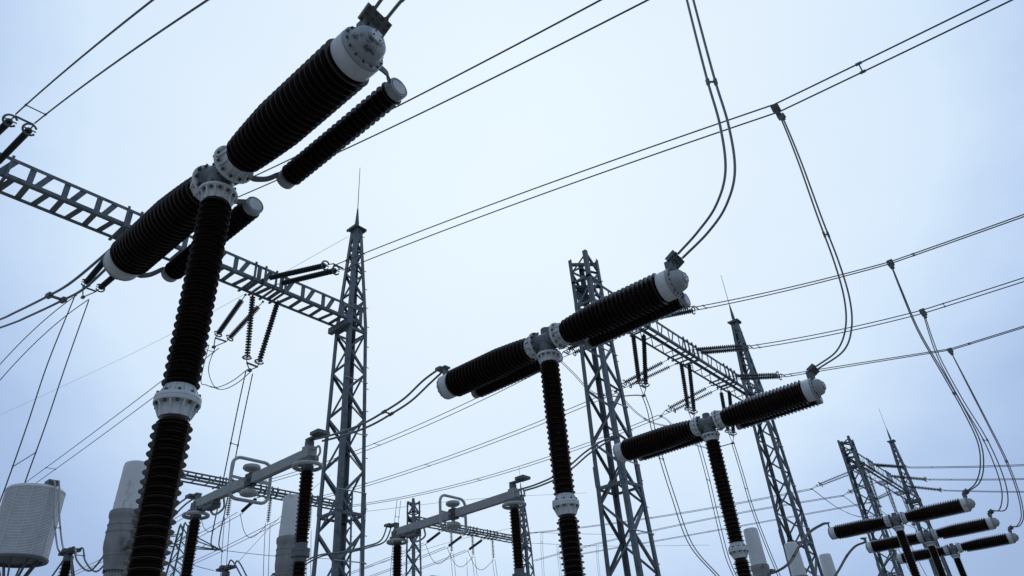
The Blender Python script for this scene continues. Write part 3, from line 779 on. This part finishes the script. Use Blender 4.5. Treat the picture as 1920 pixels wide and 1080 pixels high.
for i, (a, b, y) in enumerate(dl):
    conductor(('thin vertical dropper pair right beside the spired tower', 'thin vertical dropper pair left of the centre open topped gantry tower', 'thin vertical dropper pair left of the second breaker column',
               'thin vertical dropper pair close against the second breaker column', 'thin vertical dropper pair right of the second breaker lower column')[i],
              twin(spline([at(*a, Y=y), at((a[0]*2+b[0])/3-1, (a[1]*2+b[1])/3, Y=y), at(*b, Y=y)], 6), (0.3, 0, 0.0)), 0.016, (0.35,), 'dropper wire', 'dropper wires')
for (pts, y, lb) in ((((677, 960), (900, 935), (1100, 924)), 60, 'faint single wire behind the centre disconnector arm'),
                     (((985, 998), (1150, 1002), (1220, 1000)), 44, 'thin single wire right of the centre gantry spire'),
                     (((985, 1018), (1150, 1024), (1330, 1022)), 44, 'lower thin wire right of the centre gantry spire'),
                     (((680, 1066), (860, 1012), (985, 985)), 60, 'thin sloping wire low behind the centre disconnector'),
                     (((445, 1055), (540, 955), (620, 890)), 60, 'thin sloping wire behind the left corona frame')):
    conductor(lb, [spline([at(*p, Y=y) for p in pts], 10)], 0.018, (), 'power line', 'distant thin wires')

# ---- droppers to the breaker near-end terminals
def clamp_pt(i, dx): return V(BX[i]+0.055+dx, BY-2.16, HT+0.36)
d2 = [at(1280, -60, X=6.72), at(1294, 0, X=6.74), at(1331, 142, X=6.80), at(1358, 235, X=6.85), at(1369, 320, X=6.90), at(1352, 385, X=6.95), at(1318, 435, X=7.0)]
conductor('twin dropper hanging from the top edge to the second breaker end cap', [spline([p+s*Vector(RIGHT)*(0.042+0.004*j) for j, p in enumerate(d2)]+[clamp_pt(1, s*0.062)], 8) for s in (1, -1)], 0.0165, (0.30,), 'dropper wire', 'breaker droppers', 'cable')
def sep(j, a, b): return V(a, 0, 0) if j == 0 else Vector(RIGHT)*b*(1+0.4*j)
d3 = [at(1457, 203, X=10.8)+V(0, 0, -0.16), at(1472, 235, X=10.85), at(1500, 305, X=11.0), at(1537, 408, X=11.2), at(1568, 490, X=11.4), at(1588, 560, X=11.55), at(1591, 615, X=11.65), at(1575, 658, X=11.75)]
conductor('twin dropper hanging from the long line to the third breaker end cap', [spline([p+s*sep(j, 0.125, 0.015) for j, p in enumerate(d3)]+[clamp_pt(2, s*0.062)], 8) for s in (1, -1)], 0.0145, (0.42,), 'dropper wire', 'breaker droppers', 'cable', tops=0.15)
dd = [[(1671, 497), (1690, 545), (1722, 620), (1768, 700), (1808, 770), (1836, 830), (1841, 875), (1833, 905)],
      [(1732, 589), (1758, 665), (1800, 745), (1845, 820), (1872, 880), (1884, 925), (1880, 955)],
      [(1783, 660), (1814, 720), (1850, 790), (1885, 860), (1908, 920), (1917, 965), (1910, 985)]]
for j in range(3):
    n = len(dd[j]); xa = ends_b[j].x; xb = BX[3+j]
    P = [at(*p, X=xa+(xb-xa)*i/n) for i, p in enumerate(dd[j])]
    conductor(('leftmost', 'middle', 'rightmost')[j] + ' of three long droppers curving down to the small breakers at right',
              [spline([p+s*sep(i, (0.07, 0.16, 0.075)[j], (0.014, 0.03, 0.014)[j]) for i, p in enumerate(P)]+[clamp_pt(3+j, s*0.062)], 8) for s in (1, -1)], 0.018, (0.44,), 'dropper wire', 'breaker droppers', 'cable', tops=0.2)
c1 = clamp_pt(0, 0)
conductor('twin cable leaving the nearest breaker clamp at the top edge', [spline([c1+V(s*0.062, 0.03, 0), c1+V(s*0.062, -0.14, 0.06), at(752+10*s, -8, X=2.2+s*0.08), at(820, -90, X=2.2+s*0.12), at(860, -220, X=2.15+s*0.14)], 8) for s in (1, -1)], 0.014, (), 'dropper wire', 'breaker droppers', 'cable')

# ---- cables from the far-end terminals
def lcl(i, s): return V(BX[i]+s*0.05, BY+2.06, HT+0.337)
DY = 10.38
p1 = [at(150, 532, X=2.15), at(100, 561, X=2.13), at(40, 590, X=2.1), at(0, 607, X=2.1), at(-120, 650, X=2.1)]
conductor('thick twin cable curving from the nearest breaker left cap to the left edge', [spline([lcl(0, s)]+[p+V(s*0.08, 0, 0) for p in p1], 8) for s in (1, -1)], 0.016, (0.38,), 'cable', 'twin cables between apparatus', 'cable', clamp=0.05)
DT = V(7.01, DY-0.24, 6.32)
p2 = [at(800, 716, X=7.01), at(765, 749, X=7.01), at(727, 774, X=7.01), at(690, 795, X=7.01), at(650, 811, X=7.01), at(615, 821, X=7.01), at(598, 825, X=7.01)]
conductor('thick twin cable swooping from the second breaker left cap past the spired tower', [spline([lcl(1, s)]+[p+V(s*0.075, 0, 0) for p in p2], 8) for s in (1, -1)], 0.019, (0.43,), 'cable', 'twin cables between apparatus', 'cable')
p3 = [at(1130, 830, X=11.87), at(1100, 850, X=11.87), at(1070, 876, X=11.87), at(1040, 896, X=11.87), at(1005, 911, X=11.87), at(978, 919, X=11.87)]
conductor('thick twin cable swooping from the third breaker left cap to the centre disconnector', [spline([lcl(2, s)]+[p+V(s*0.075, 0, 0) for p in p3], 8) for s in (1, -1)], 0.019, (0.6,), 'cable', 'twin cables between apparatus', 'cable')
gl = [[(1540, 984), (1518, 998), (1500, 1022), (1480, 1055), (1455, 1072), (1432, 1078)], [(1622, 1016), (1604, 1024), (1588, 1042), (1572, 1070), (1555, 1095)], [(1675, 1040), (1664, 1052), (1650, 1075), (1640, 1100)]]
for j in range(3):
    P = [at(*p, X=BX[3+j]) for p in gl[j]]
    conductor(('twin cable looping from the topmost small breaker down to the white transformers', 'twin cable looping from the middle small breaker down past the bottom edge', 'twin cable looping from the lowest small breaker in front of its gantry leg')[j],
              [spline([lcl(3+j, s)]+[p+V(s*0.07, 0, 0) for p in P], 8) for s in (1, -1)], 0.022, (0.6,), 'cable', 'twin cables between apparatus', 'cable')

# ------------------------------------------------------------------ disconnectors
def rrect(cx, cz, y, w_, h_, r, n=6):
    pts = []
    for (sx, sz, a0) in ((1, 1, 0), (-1, 1, 90), (-1, -1, 180), (1, -1, 270)):
        for k in range(n+1):
            a = math.radians(a0+90*k/n)
            pts.append(V(cx+sx*(w_/2-r)+r*math.cos(a), y, cz+sz*(h_/2-r)+r*math.sin(a)))
    return pts
def build_disconnector():
    root = thing('disconnector', '', 'disconnector', (0, 0, 0), 'centre break disconnectors')
    y0, y1 = 0.0, 3.80; zt = 5.82
    for y in (y0, y1):
        rim = lambda t, i: 0.128 if i % 2 == 0 else 0.108
        pr = [(0.14, 1.9), (0.14, 1.94), (0.10, 2.0)] + sheds_profile(2.02, 4.16, 0.034, 0.085, rim) + [(0.09, 4.18)]
        MB().lathe(pr, 36, (0, y, 0)).build('post_insulator', 'porcelain', root)
        pr = [(0.09, 4.46)] + sheds_profile(4.48, zt-0.12, 0.034, 0.082, lambda t, i: 0.122 if i % 2 == 0 else 0.102) + [(0.088, zt-0.08)]
        MB().lathe(pr, 36, (0, y, 0)).build('post_insulator', 'porcelain', root)
        MB().lathe([(0.105, 3.79), (0.105, 3.86), (0.155, 3.87), (0.155, 3.93), (0.15, 3.935), (0.15, 3.945), (0.155, 3.95), (0.155, 4.0), (0.108, 4.01), (0.108, 4.09)], 32, (0, y, 0.38)).build('joint_flange', 'cast', root)
        st = MB()
        for sx in (-1, 1):
            for sy in (-1, 1):
                st.angle((sx*0.25, y+sy*0.25, 0.1), (sx*0.15, y+sy*0.15, 1.86), 0.09, 0.01, (-sx, 0, 0), (0, -sy, 0))
        st.cub((0, y, 1.88), 0.42, 0.42, 0.04)
        st.build('support_stand', 'steel', root, smooth=False)
        # corona ring at the head of the post
        rg = MB().tube([V(0.235*math.cos(a), y+0.235*math.sin(a), zt-0.03) for a in np.linspace(0, 2*math.pi, 40, endpoint=False)], 0.036, 12, True)
        for a in (0.5, 2.6, 4.7):
            rg.bar((0.09*math.cos(a), y+0.09*math.sin(a), zt-0.045), (0.225*math.cos(a), y+0.225*math.sin(a), zt-0.035), 0.03, 0.012, (0, 0, 1))
        rg.build('corona_ring', 'ring', root)
        h = MB()
        h.lathe([(0.095, zt-0.09), (0.11, zt-0.085), (0.11, zt-0.03), (0.085, zt-0.02), (0.085, zt+0.03)], 24, (0, y, 0))
        h.cub((0, y, zt+0.06), 0.2, 0.36, 0.10)
        h.build('bearing_head', 'plate', root)
    # terminal heads
    near = MB(); near.cub((0.0, y0-0.02, zt+0.21), 0.20, 0.17, 0.22)
    near.build('terminal_box', 'arm', root, smooth=False)
    n2 = MB(); n2.cub((0.0, y0-0.005, zt+0.375), 0.13, 0.10, 0.11); n2.cub((0, y0-0.10, zt+0.46), 0.12, 0.30, 0.035); n2.cub((0, y0-0.02, zt+0.43), 0.10, 0.06, 0.10)
    n2.cub((0, y0-0.30, zt+0.49), 0.26, 0.24, 0.06)
    for dx in (-0.09, 0.0, 0.09):
        for dy in (-0.07, 0.0, 0.07): n2.cyl((dx, y0-0.30+dy, zt+0.45), (dx, y0-0.30+dy, zt+0.535), 0.012, 6)
    n2.build('line_terminal', 'plate', root, smooth=False)
    MB().tube(spline([V(0.02, y0-0.12, zt+0.25), V(0.04, y0-0.24, zt+0.28), V(0.05, y0-0.27, zt+0.15), V(0.03, y0-0.16, zt+0.06)], 8), 0.02, 10).build('corona_tube', 'ring', root)
    f2 = MB(); f2.cub((0.0, y1+0.06, zt+0.16), 0.16, 0.16, 0.16); f2.cub((0, y1+0.04, zt+0.32), 0.09, 0.10, 0.2); f2.cub((0, y1+0.13, zt+0.42), 0.12, 0.24, 0.04); f2.cub((0, y1+0.30, zt+0.43), 0.22, 0.18, 0.06)
    f2.build('line_terminal', 'plate', root, smooth=False)
    # two half arms meeting at the contact
    ym = 1.86; za = zt+0.20
    for ya, yb in ((y0+0.07, ym-0.10), (y1+0.10, ym+0.05)):
        m = MB()
        s = 1 if yb > ya else -1
        # channel section: two webs and a top plate
        m.cub((-0.055, (ya+yb)/2, za), 0.012, abs(yb-ya), 0.18)
        m.cub((0.055, (ya+yb)/2, za), 0.012, abs(yb-ya), 0.18)
        m.cub((0, (ya+yb)/2, za+0.07), 0.096, abs(yb-ya)-0.01, 0.012)
        m.cub((0, (ya+yb)/2, za-0.075), 0.094, abs(yb-ya)-0.01, 0.01)
        m.build('contact_arm', 'arm', root, smooth=False)
    d = MB(); d.cub((0, y1-0.42, zt+0.075), 0.16, 0.7, 0.07); d.cub((0.02, y1-0.55, zt+0.03), 0.2, 0.35, 0.10)
    d.build('drive_casting', 'plate', root, smooth=False)
    MB().tube(spline([V(0.06, y1-0.35, zt+0.08), V(0.10, y1-0.55, zt-0.12), V(0.12, y1-0.85, zt-0.06), V(0.1, y1-0.85, zt+0.13)], 8), 0.022, 10).build('corona_tube', 'ring', root)
    # centre contact with two mushroom caps inside a rounded corona frame
    c = MB(); c.cub((0, ym-0.02, za+0.0), 0.15, 0.2, 0.24); c.cub((0.0, ym, za), 0.07, 0.34, 0.10)
    c.build('contact_block', 'bolt', root, smooth=False)
    for sg in (1, -1):
        z = za+sg*0.13
        MB().lathe([(0.03, -0.02), (0.05, 0.05), (0.13, 0.065), (0.165, 0.095), (0.17, 0.125), (0.155, 0.155), (0.11, 0.172), (0.0, 0.178)], 32, (0, ym, z), (0, 0, sg)).build('grading_cap', 'ring', root)
    fr = MB().tube(rrect(0.02, za+0.01, ym+0.02, 0.84, 0.80, 0.17), 0.033, 12, True)
    fr.bar((-0.41, ym+0.02, za+0.02), (-0.05, ym+0.01, za), 0.05, 0.02, (0, 1, 0)); fr.bar((0.43, ym+0.02, za+0.02), (0.05, ym+0.01, za), 0.06, 0.04, (0, 1, 0))
    fr.build('corona_frame', 'ring', root)
    return root
disc = build_disconnector(); disc.location = (7.01, DY, 0.03)
disc['label'] = 'left disconnector with rounded square corona frame, in front of the spired tower'
d_b = copy_tree(disc); d_b.location = (11.87, 9.70, -0.06)
d_b['label'] = 'centre disconnector with rounded square corona frame, left of the second breaker column'

# ------------------------------------------------------------------ current transformers
def build_ct():
    root = thing('current_transformer', '', 'transformer', (0, 0, 0), 'tall white capped current transformers')
    zt = 7.95
    MB().lathe([(0.335, zt-1.26), (0.335, zt-1.20), (0.329, zt-1.02), (0.333, zt-1.015), (0.333, zt-0.99), (0.327, zt-0.985), (0.322, zt-0.8), (0.308, zt-0.35), (0.302, zt-0.09), (0.285, zt-0.025), (0.24, zt), (0.0, zt+0.012)], 48).build('white_cap', 'ctwhite', root)
    b = MB().lathe([(0.19, zt-3.3), (0.23, zt-3.28), (0.30, zt-3.2), (0.305, zt-2.9), (0.235, zt-2.86), (0.215, zt-2.78), (0.215, zt-2.56), (0.25, zt-2.55), (0.25, zt-2.46), (0.262, zt-2.41), (0.305, zt-2.24), (0.318, zt-2.235), (0.318, zt-2.20), (0.312, zt-2.195), (0.348, zt-2.05), (0.360, zt-1.90), (0.357, zt-1.885), (0.355, zt-1.72), (0.368, zt-1.71), (0.368, zt-1.67), (0.355, zt-1.66), (0.353, zt-1.56), (0.366, zt-1.55), (0.366, zt-1.52), (0.350, zt-1.51),
                    (0.348, zt-1.40), (0.375, zt-1.35), (0.382, zt-1.30), (0.382, zt-1.24), (0.372, zt-1.205), (0.33, zt-1.19)], 48)
    bl = b.mat(1)
    for k in range(20):
        a = 2*math.pi*k/20
        bl.cyl((0.232*math.cos(a), 0.232*math.sin(a), zt-2.60), (0.232*math.cos(a), 0.232*math.sin(a), zt-2.55), 0.014, 6)
    b.build('bulged_housing', ['ctgrey', 'bolt'], root)
    MB().lathe([(0.19, 2.1), (0.19, 2.16)] + sheds_profile(2.2, zt-3.3, 0.05, 0.13, lambda t, i: 0.22 if i % 2 == 0 else 0.19), 32).build('column_insulator', 'porcelain', root)
    t = MB(); t.cub((0, 0, 2.0), 0.7, 0.7, 0.25)
    for sx in (-1, 1):
        for sy in (-1, 1): t.angle((sx*0.3, sy*0.3, 0.0), (sx*0.3, sy*0.3, 1.9), 0.1, 0.012, (-sx, 0, 0), (0, -sy, 0))
    t.build('base_tank', 'steel', root, smooth=False)
    c = MB()
    for s in (-1, 1):
        c.cub((0, s*0.42, zt-2.12), 0.12, 0.16, 0.05); c.cub((0, s*0.54, zt-2.10), 0.2, 0.14, 0.06)
    c.build('side_terminal', 'plate', root, smooth=False)
    return root
ct = build_ct()
cts = [((7.12, 17.85, 0.0), 'white capped grey current transformer directly left of the nearest breaker column'),
       ((11.85, 18.1, 0.02), 'white capped grey current transformer left of the spired tower, behind a post'),
       ((24.3, 9.48, -1.13), 'white capped transformer peeking out beside the third breaker lower column'),
       ((28.2, 9.58, -1.13), 'middle white cylinder of the three low transformers near the bottom edge'),
       ((32.05, 9.62, -1.13), 'rightmost white cylinder of the three low transformers near the bottom edge')]
for i, (p, lb) in enumerate(cts):
    o = ct if i == 0 else copy_tree(ct)
    o.location = p; o['label'] = lb
    if i > 1: o.scale = (0.80, 0.80, 1)

# ------------------------------------------------------------------ line trap with its post
def line_trap():
    a, b = at(66, 915, Y=TRAP.y), at(35, 1048, Y=TRAP.y)
    cx = (a.x+b.x)/2; z1, z0 = a.z-0.06, b.z-0.12
    R = 0.5*(at(125, 940, Y=TRAP.y) - at(8, 905, Y=TRAP.y)).length*0.86
    root = thing('line_trap', 'pale finely ribbed drum shaped line trap standing at the lower left edge', 'line trap', (cx, TRAP.y, 0))
    n = 46; p = (z1-z0-0.16)/n
    pr = [(R-0.03, z0+0.08)]
    for i in range(n):
        z = z0+0.08+i*p
        pr += [(R-0.02, z+0.05*p), (R, z+0.15*p), (R, z+0.72*p), (R-0.02, z+0.82*p)]
    pr += [(R-0.03, z1-0.08)]
    MB().lathe(pr, 72).build('winding', 'coil', root)
    sl = MB()
    for k in range(12):
        an = 2*math.pi*(k+0.2)/12; d = V(math.cos(an), math.sin(an), 0)
        sl.bar(d*(R+0.004)+V(0, 0, z0+0.07), d*(R+0.004)+V(0, 0, z1-0.07), 0.02, 0.012, d)
    sl.build('vertical_stay', 'ctwhite', root, smooth=False)
    t = MB().lathe([(R-0.05, z1-0.09), (R+0.012, z1-0.09), (R+0.016, z1-0.06), (R-0.02, z1), (0, z1+0.01)], 72)
    t.build('top_cover', 'coil', root)
    t = MB().lathe([(R+0.03, z0+0.10), (R+0.035, z0+0.06), (R+0.02, z0+0.03), (R-0.10, z0+0.02), (R-0.10, z0+0.08)], 72)
    t.lathe([(0.0, z0+0.075), (R-0.06, z0+0.08), (R-0.06, z0+0.09)], 48)
    t.build('bottom_rim', 'cast', root)
    s = MB()
    zc = z0-0.55
    for k in range(8):
        an = 2*math.pi*(k+0.3)/8; d = V(math.cos(an), math.sin(an), 0)
        s.bar(d*0.20+V(0, 0, zc), d*(R*0.72)+V(0, 0, z0+0.06), 0.09, 0.02, V(-d.y, d.x, 0))
    s.lathe([(0.26, zc-0.08), (0.26, zc), (0.22, zc+0.03), (0, zc+0.03)], 32)
    s.build('spider_strut', 'cast', root)
    MB().lathe([(0.2, 1.9), (0.2, 1.96)] + sheds_profile(2.0, zc-0.1, 0.05, 0.13, lambda t_, i: 0.21 if i % 2 == 0 else 0.18) + [(0.2, zc-0.08)], 32).build('support_insulator', 'porcelain', root)
    MB().cub((0, 0, 0.95), 0.5, 0.5, 1.9).build('support_plinth', 'concrete', root, smooth=False)
    # terminal on the top edge
    tp = at(97, 908, Y=TRAP.y-0.5)
    loc = V(cx, TRAP.y, 0)
    c = MB(); d0 = tp-loc
    c.cub((d0.x, d0.y, z1+0.09), 0.28, 0.30, 0.14); c.cub((d0.x-0.05, d0.y+0.05, z1+0.02), 0.12, 0.12, 0.2)
    c.build('line_terminal', 'plate', root, smooth=False)
    return V(tp.x, tp.y, z1+0.09)
TT = line_trap()

def post(label, loc, ztop, lines=True):
    root = thing('post_insulator', label, 'post insulator', loc, 'post insulators with clamp heads')
    MB().lathe([(0.15, 2.0), (0.15, 2.05)] + sheds_profile(2.08, ztop-0.19, 0.042, 0.09, lambda t, i: 0.145 if i % 2 == 0 else 0.12) + [(0.1, ztop-0.17)], 32).build('shed_stack', 'porcelain', root)
    c = MB().lathe([(0.10, ztop-0.18), (0.12, ztop-0.165), (0.12, ztop-0.05), (0.105, ztop-0.03), (0.05, ztop)], 24)
    c.build('head_cap', 'cast', root)
    h = MB().cub((0, 0.0, ztop+0.04), 0.16, 0.55, 0.06); h.cub((0, 0.05, ztop+0.10), 0.34, 0.16, 0.08); h.cub((0, -0.25, ztop+0.07), 0.3, 0.14, 0.07); h.cub((0, 0.28, ztop+0.06), 0.3, 0.14, 0.07)
    h.build('clamp_head', 'plate', root, smooth=False)
    s = MB()
    for a in (0.4, 2.2, 4.9):
        s.tube([(0.11*math.cos(a), 0.11*math.sin(a), ztop-0.1), (1.3*math.cos(a), 1.3*math.sin(a), ztop-2.4)], 0.022, 8)
    if lines: s.build('stay_rod', 'cast', root)
    st = MB()
    for sx in (-1, 1):
        for sy in (-1, 1): st.angle((sx*0.2, sy*0.2, 0), (sx*0.15, sy*0.15, 1.98), 0.09, 0.01, (-sx, 0, 0), (0, -sy, 0))
    st.cub((0, 0, 1.99), 0.4, 0.4, 0.03)
    st.build('support_stand', 'steel', root, smooth=False)
p1_ = at(130, 1040, X=7.05); p2_ = at(424, 1070, Y=20.7)
post('stayed post insulator between the line trap and the left transformer', (p1_.x, p1_.y, 0), p1_.z)
post('small post insulator low at the bottom edge, right of the left disconnector post', (p2_.x, p2_.y, 0), p2_.z, False)
pq = at(1437, 1075, Y=11.2)
post('small post insulator at the bottom edge right of the third breaker column', (pq.x, pq.y, 0), pq.z, False)
H1_ = V(p1_.x, p1_.y, p1_.z+0.1); H2_ = V(p2_.x, p2_.y, p2_.z+0.1)
# cables here
conductor('twin cable hanging down the right side of the line trap to a post', [spline([TT+V(s*0.1, -0.05, 0.03), at(107+4*s, 905, Y=TRAP.y-0.75), at(106+5*s, 960, Y=TRAP.y-0.9), at(111+5*s, 1015, Y=TRAP.y-1.05), at(116+6*s, 1032, Y=TRAP.y-1.2), H1_+V(0.1*s, 0.28, 0)], 8) for s in (1, -1)], 0.022, (0.5,), 'cable', 'twin cables between apparatus', 'ring')
def ct_side(p, s): return V(p[0], p[1]+s*0.54, p[2]+7.95-2.08)
cA, cB = cts[0][0], cts[1][0]
conductor('short twin cable from the left transformer to the stayed post', [spline([ct_side(cA, 1)+V(s*0.08, 0, 0), ct_side(cA, 1)+V(s*0.08, 0.7, -0.25), H1_+V(s*0.1, -0.9, -0.42), H1_+V(s*0.1, -0.55, -0.05), H1_+V(s*0.1, -0.25, 0.0)], 8) for s in (1, -1)], 0.022, (0.6,), 'cable', 'twin cables between apparatus', 'cable')
DL = V(7.01, DY+3.80+0.30, 0.03+5.82+0.43); DL2 = V(11.87, 9.70+3.80+0.30, -0.06+5.82+0.43)
conductor('twin cable from the left disconnector down to the left transformer', [spline([DL+V(s*0.07, 0, 0), DL+V(s*0.07, 0.6, -0.12), V(7.03+s*0.07, 16.2, 5.72), ct_side(cA, -1)+V(s*0.08, -0.5, -0.05), ct_side(cA, -1)+V(s*0.08, 0, 0)], 8) for s in (1, -1)], 0.02, (0.55,), 'cable', 'twin cables between apparatus', 'cable')
conductor('twin cable drooping from the centre disconnector across the spired tower', [spline([DL2+V(s*0.07, 0, 0), at(718, 1014, X=11.87)+V(s*0.07, 0, 0), at(690, 1025, X=11.87)+V(s*0.07, 0, 0), at(650, 1035, X=11.87)+V(s*0.07, 0, 0), at(600, 1042, X=11.87)+V(s*0.07, 0, 0), ct_side(cB, -1)+V(s*0.07, 0, 0)], 8) for s in (1, -1)], 0.02, (0.5,), 'cable', 'twin cables between apparatus', 'cable')
conductor('short twin cable from the second transformer to the small post beside it', [spline([ct_side(cB, 1)+V(s*0.08, 0, 0), ct_side(cB, 1)+V(s*0.08, 0.6, -0.22), ct_side(cB, 1)+V(s*0.08, 1.1, -0.3), H2_+V(s*0.1, -0.5, 0.06), H2_+V(s*0.1, -0.25, 0)], 8) for s in (1, -1)], 0.022, (0.5,), 'cable', 'twin cables between apparatus', 'cable')

# ------------------------------------------------------------------ far green pylon, slim lightning masts, rooftop
def pylon():
    b = at(345, 1010, Y=75); x, y = b.x, b.y
    z = at(353, 985, Y=75).z
    root = thing('lattice_pylon', 'far green lattice pylon low behind the left disconnector post', 'pylon', (x, y, 0))
    h0, h1 = 2.2, 0.45
    m = MB(); hf = lambda q: h0+(h1-h0)*q/z
    for sx in (-1, 1):
        for sy in (-1, 1): m.bar((sx*h0, sy*h0, 0), (sx*h1, sy*h1, z), 0.14, 0.14, (1, 0, 0))
    q = 0.5; i = 0
    while q < z-0.8:
        a = hf(q); st = max(1.0, a*1.2); c = hf(min(z, q+st)); s = 1 if i % 2 else -1
        for f in (-1, 1):
            m.bar((f*a, s*a, q), (f*c, -s*c, q+st), 0.09, 0.09, (1, 0, 0)); m.bar((-s*a, f*a, q), (s*c, f*c, q+st), 0.09, 0.09, (0, 1, 0))
        q += st; i += 1
    m.build('tower_body', 'green', root, smooth=False)
    for zz in (z-2.2, z-6.5):
        a = MB()
        for sx in (-1, 1):
            for sy in (-1, 1):
                a.bar((sx*hf(zz), sy*hf(zz), zz), (sx*4.2, 0, zz+0.1), 0.11, 0.11, (0, 0, 1))
                a.bar((sx*hf(zz), sy*hf(zz), zz+1.1), (sx*4.2, 0, zz+0.15), 0.09, 0.09, (0, 0, 1))
            for k in range(3):
                xx = 1.2+k*0.9; a.bar((sx*xx, 0, zz+0.05), (sx*(xx+0.4), 0, zz+0.75-k*0.2), 0.07, 0.07, (0, 1, 0))
        a.build('cross_arm', 'green', root, smooth=False)
    return V(x, y, z)
PZ = pylon()
for i, (a, b) in enumerate((((401, 1030), (620, 1048)), ((310, 1036), (240, 1075)), ((401, 1070), (330, 1045)))):
    conductor(('faint wire leaving the green pylon arm to the right', 'faint wire leaving the green pylon arm to the left', 'faint short wire low beside the green pylon')[i], [spline([at(*a, Y=75), at((a[0]+b[0])/2, (a[1]+b[1])/2+3, Y=76), at(*b, Y=78)], 8)], 0.03, (), 'power line', 'distant thin wires')
for i, (p, y) in enumerate((((1230, 1048), 60), ((875, 1045), 70))):
    t = at(*p, Y=y)
    m = MB().tube([(0, 0, 0), (0, 0, t.z*0.5), (0, 0, t.z*0.75), (0, 0, t.z)], [0.16, 0.10, 0.05, 0.015], 8).build('lightning_mast', 'steel')
    m.location = (t.x, t.y, 0)
    tag(m, ('slim lightning mast low beside the open topped tower foot', 'slim lightning mast low below the centre disconnector arm')[i], 'mast', 'slim distant masts')
def roof_house():
    a = at(812, 1079, Y=95); 
    root = thing('control_building', 'dark rooftop just showing at the bottom edge below the centre disconnector', 'building', (a.x, a.y, 0))
    z = a.z+0.1
    MB().cub((2.2, 3, (z-0.6)/2), 5.0, 6.0, z-0.6).build('wall', 'concrete', root, smooth=False)
    r = MB().cub((2.2, 3, z-0.45), 5.6, 6.6, 0.3); r.cub((2.2, 3, z-0.2), 5.0, 6.0, 0.2)
    r.build('roof', 'bolt', root, smooth=False)
roof_house()
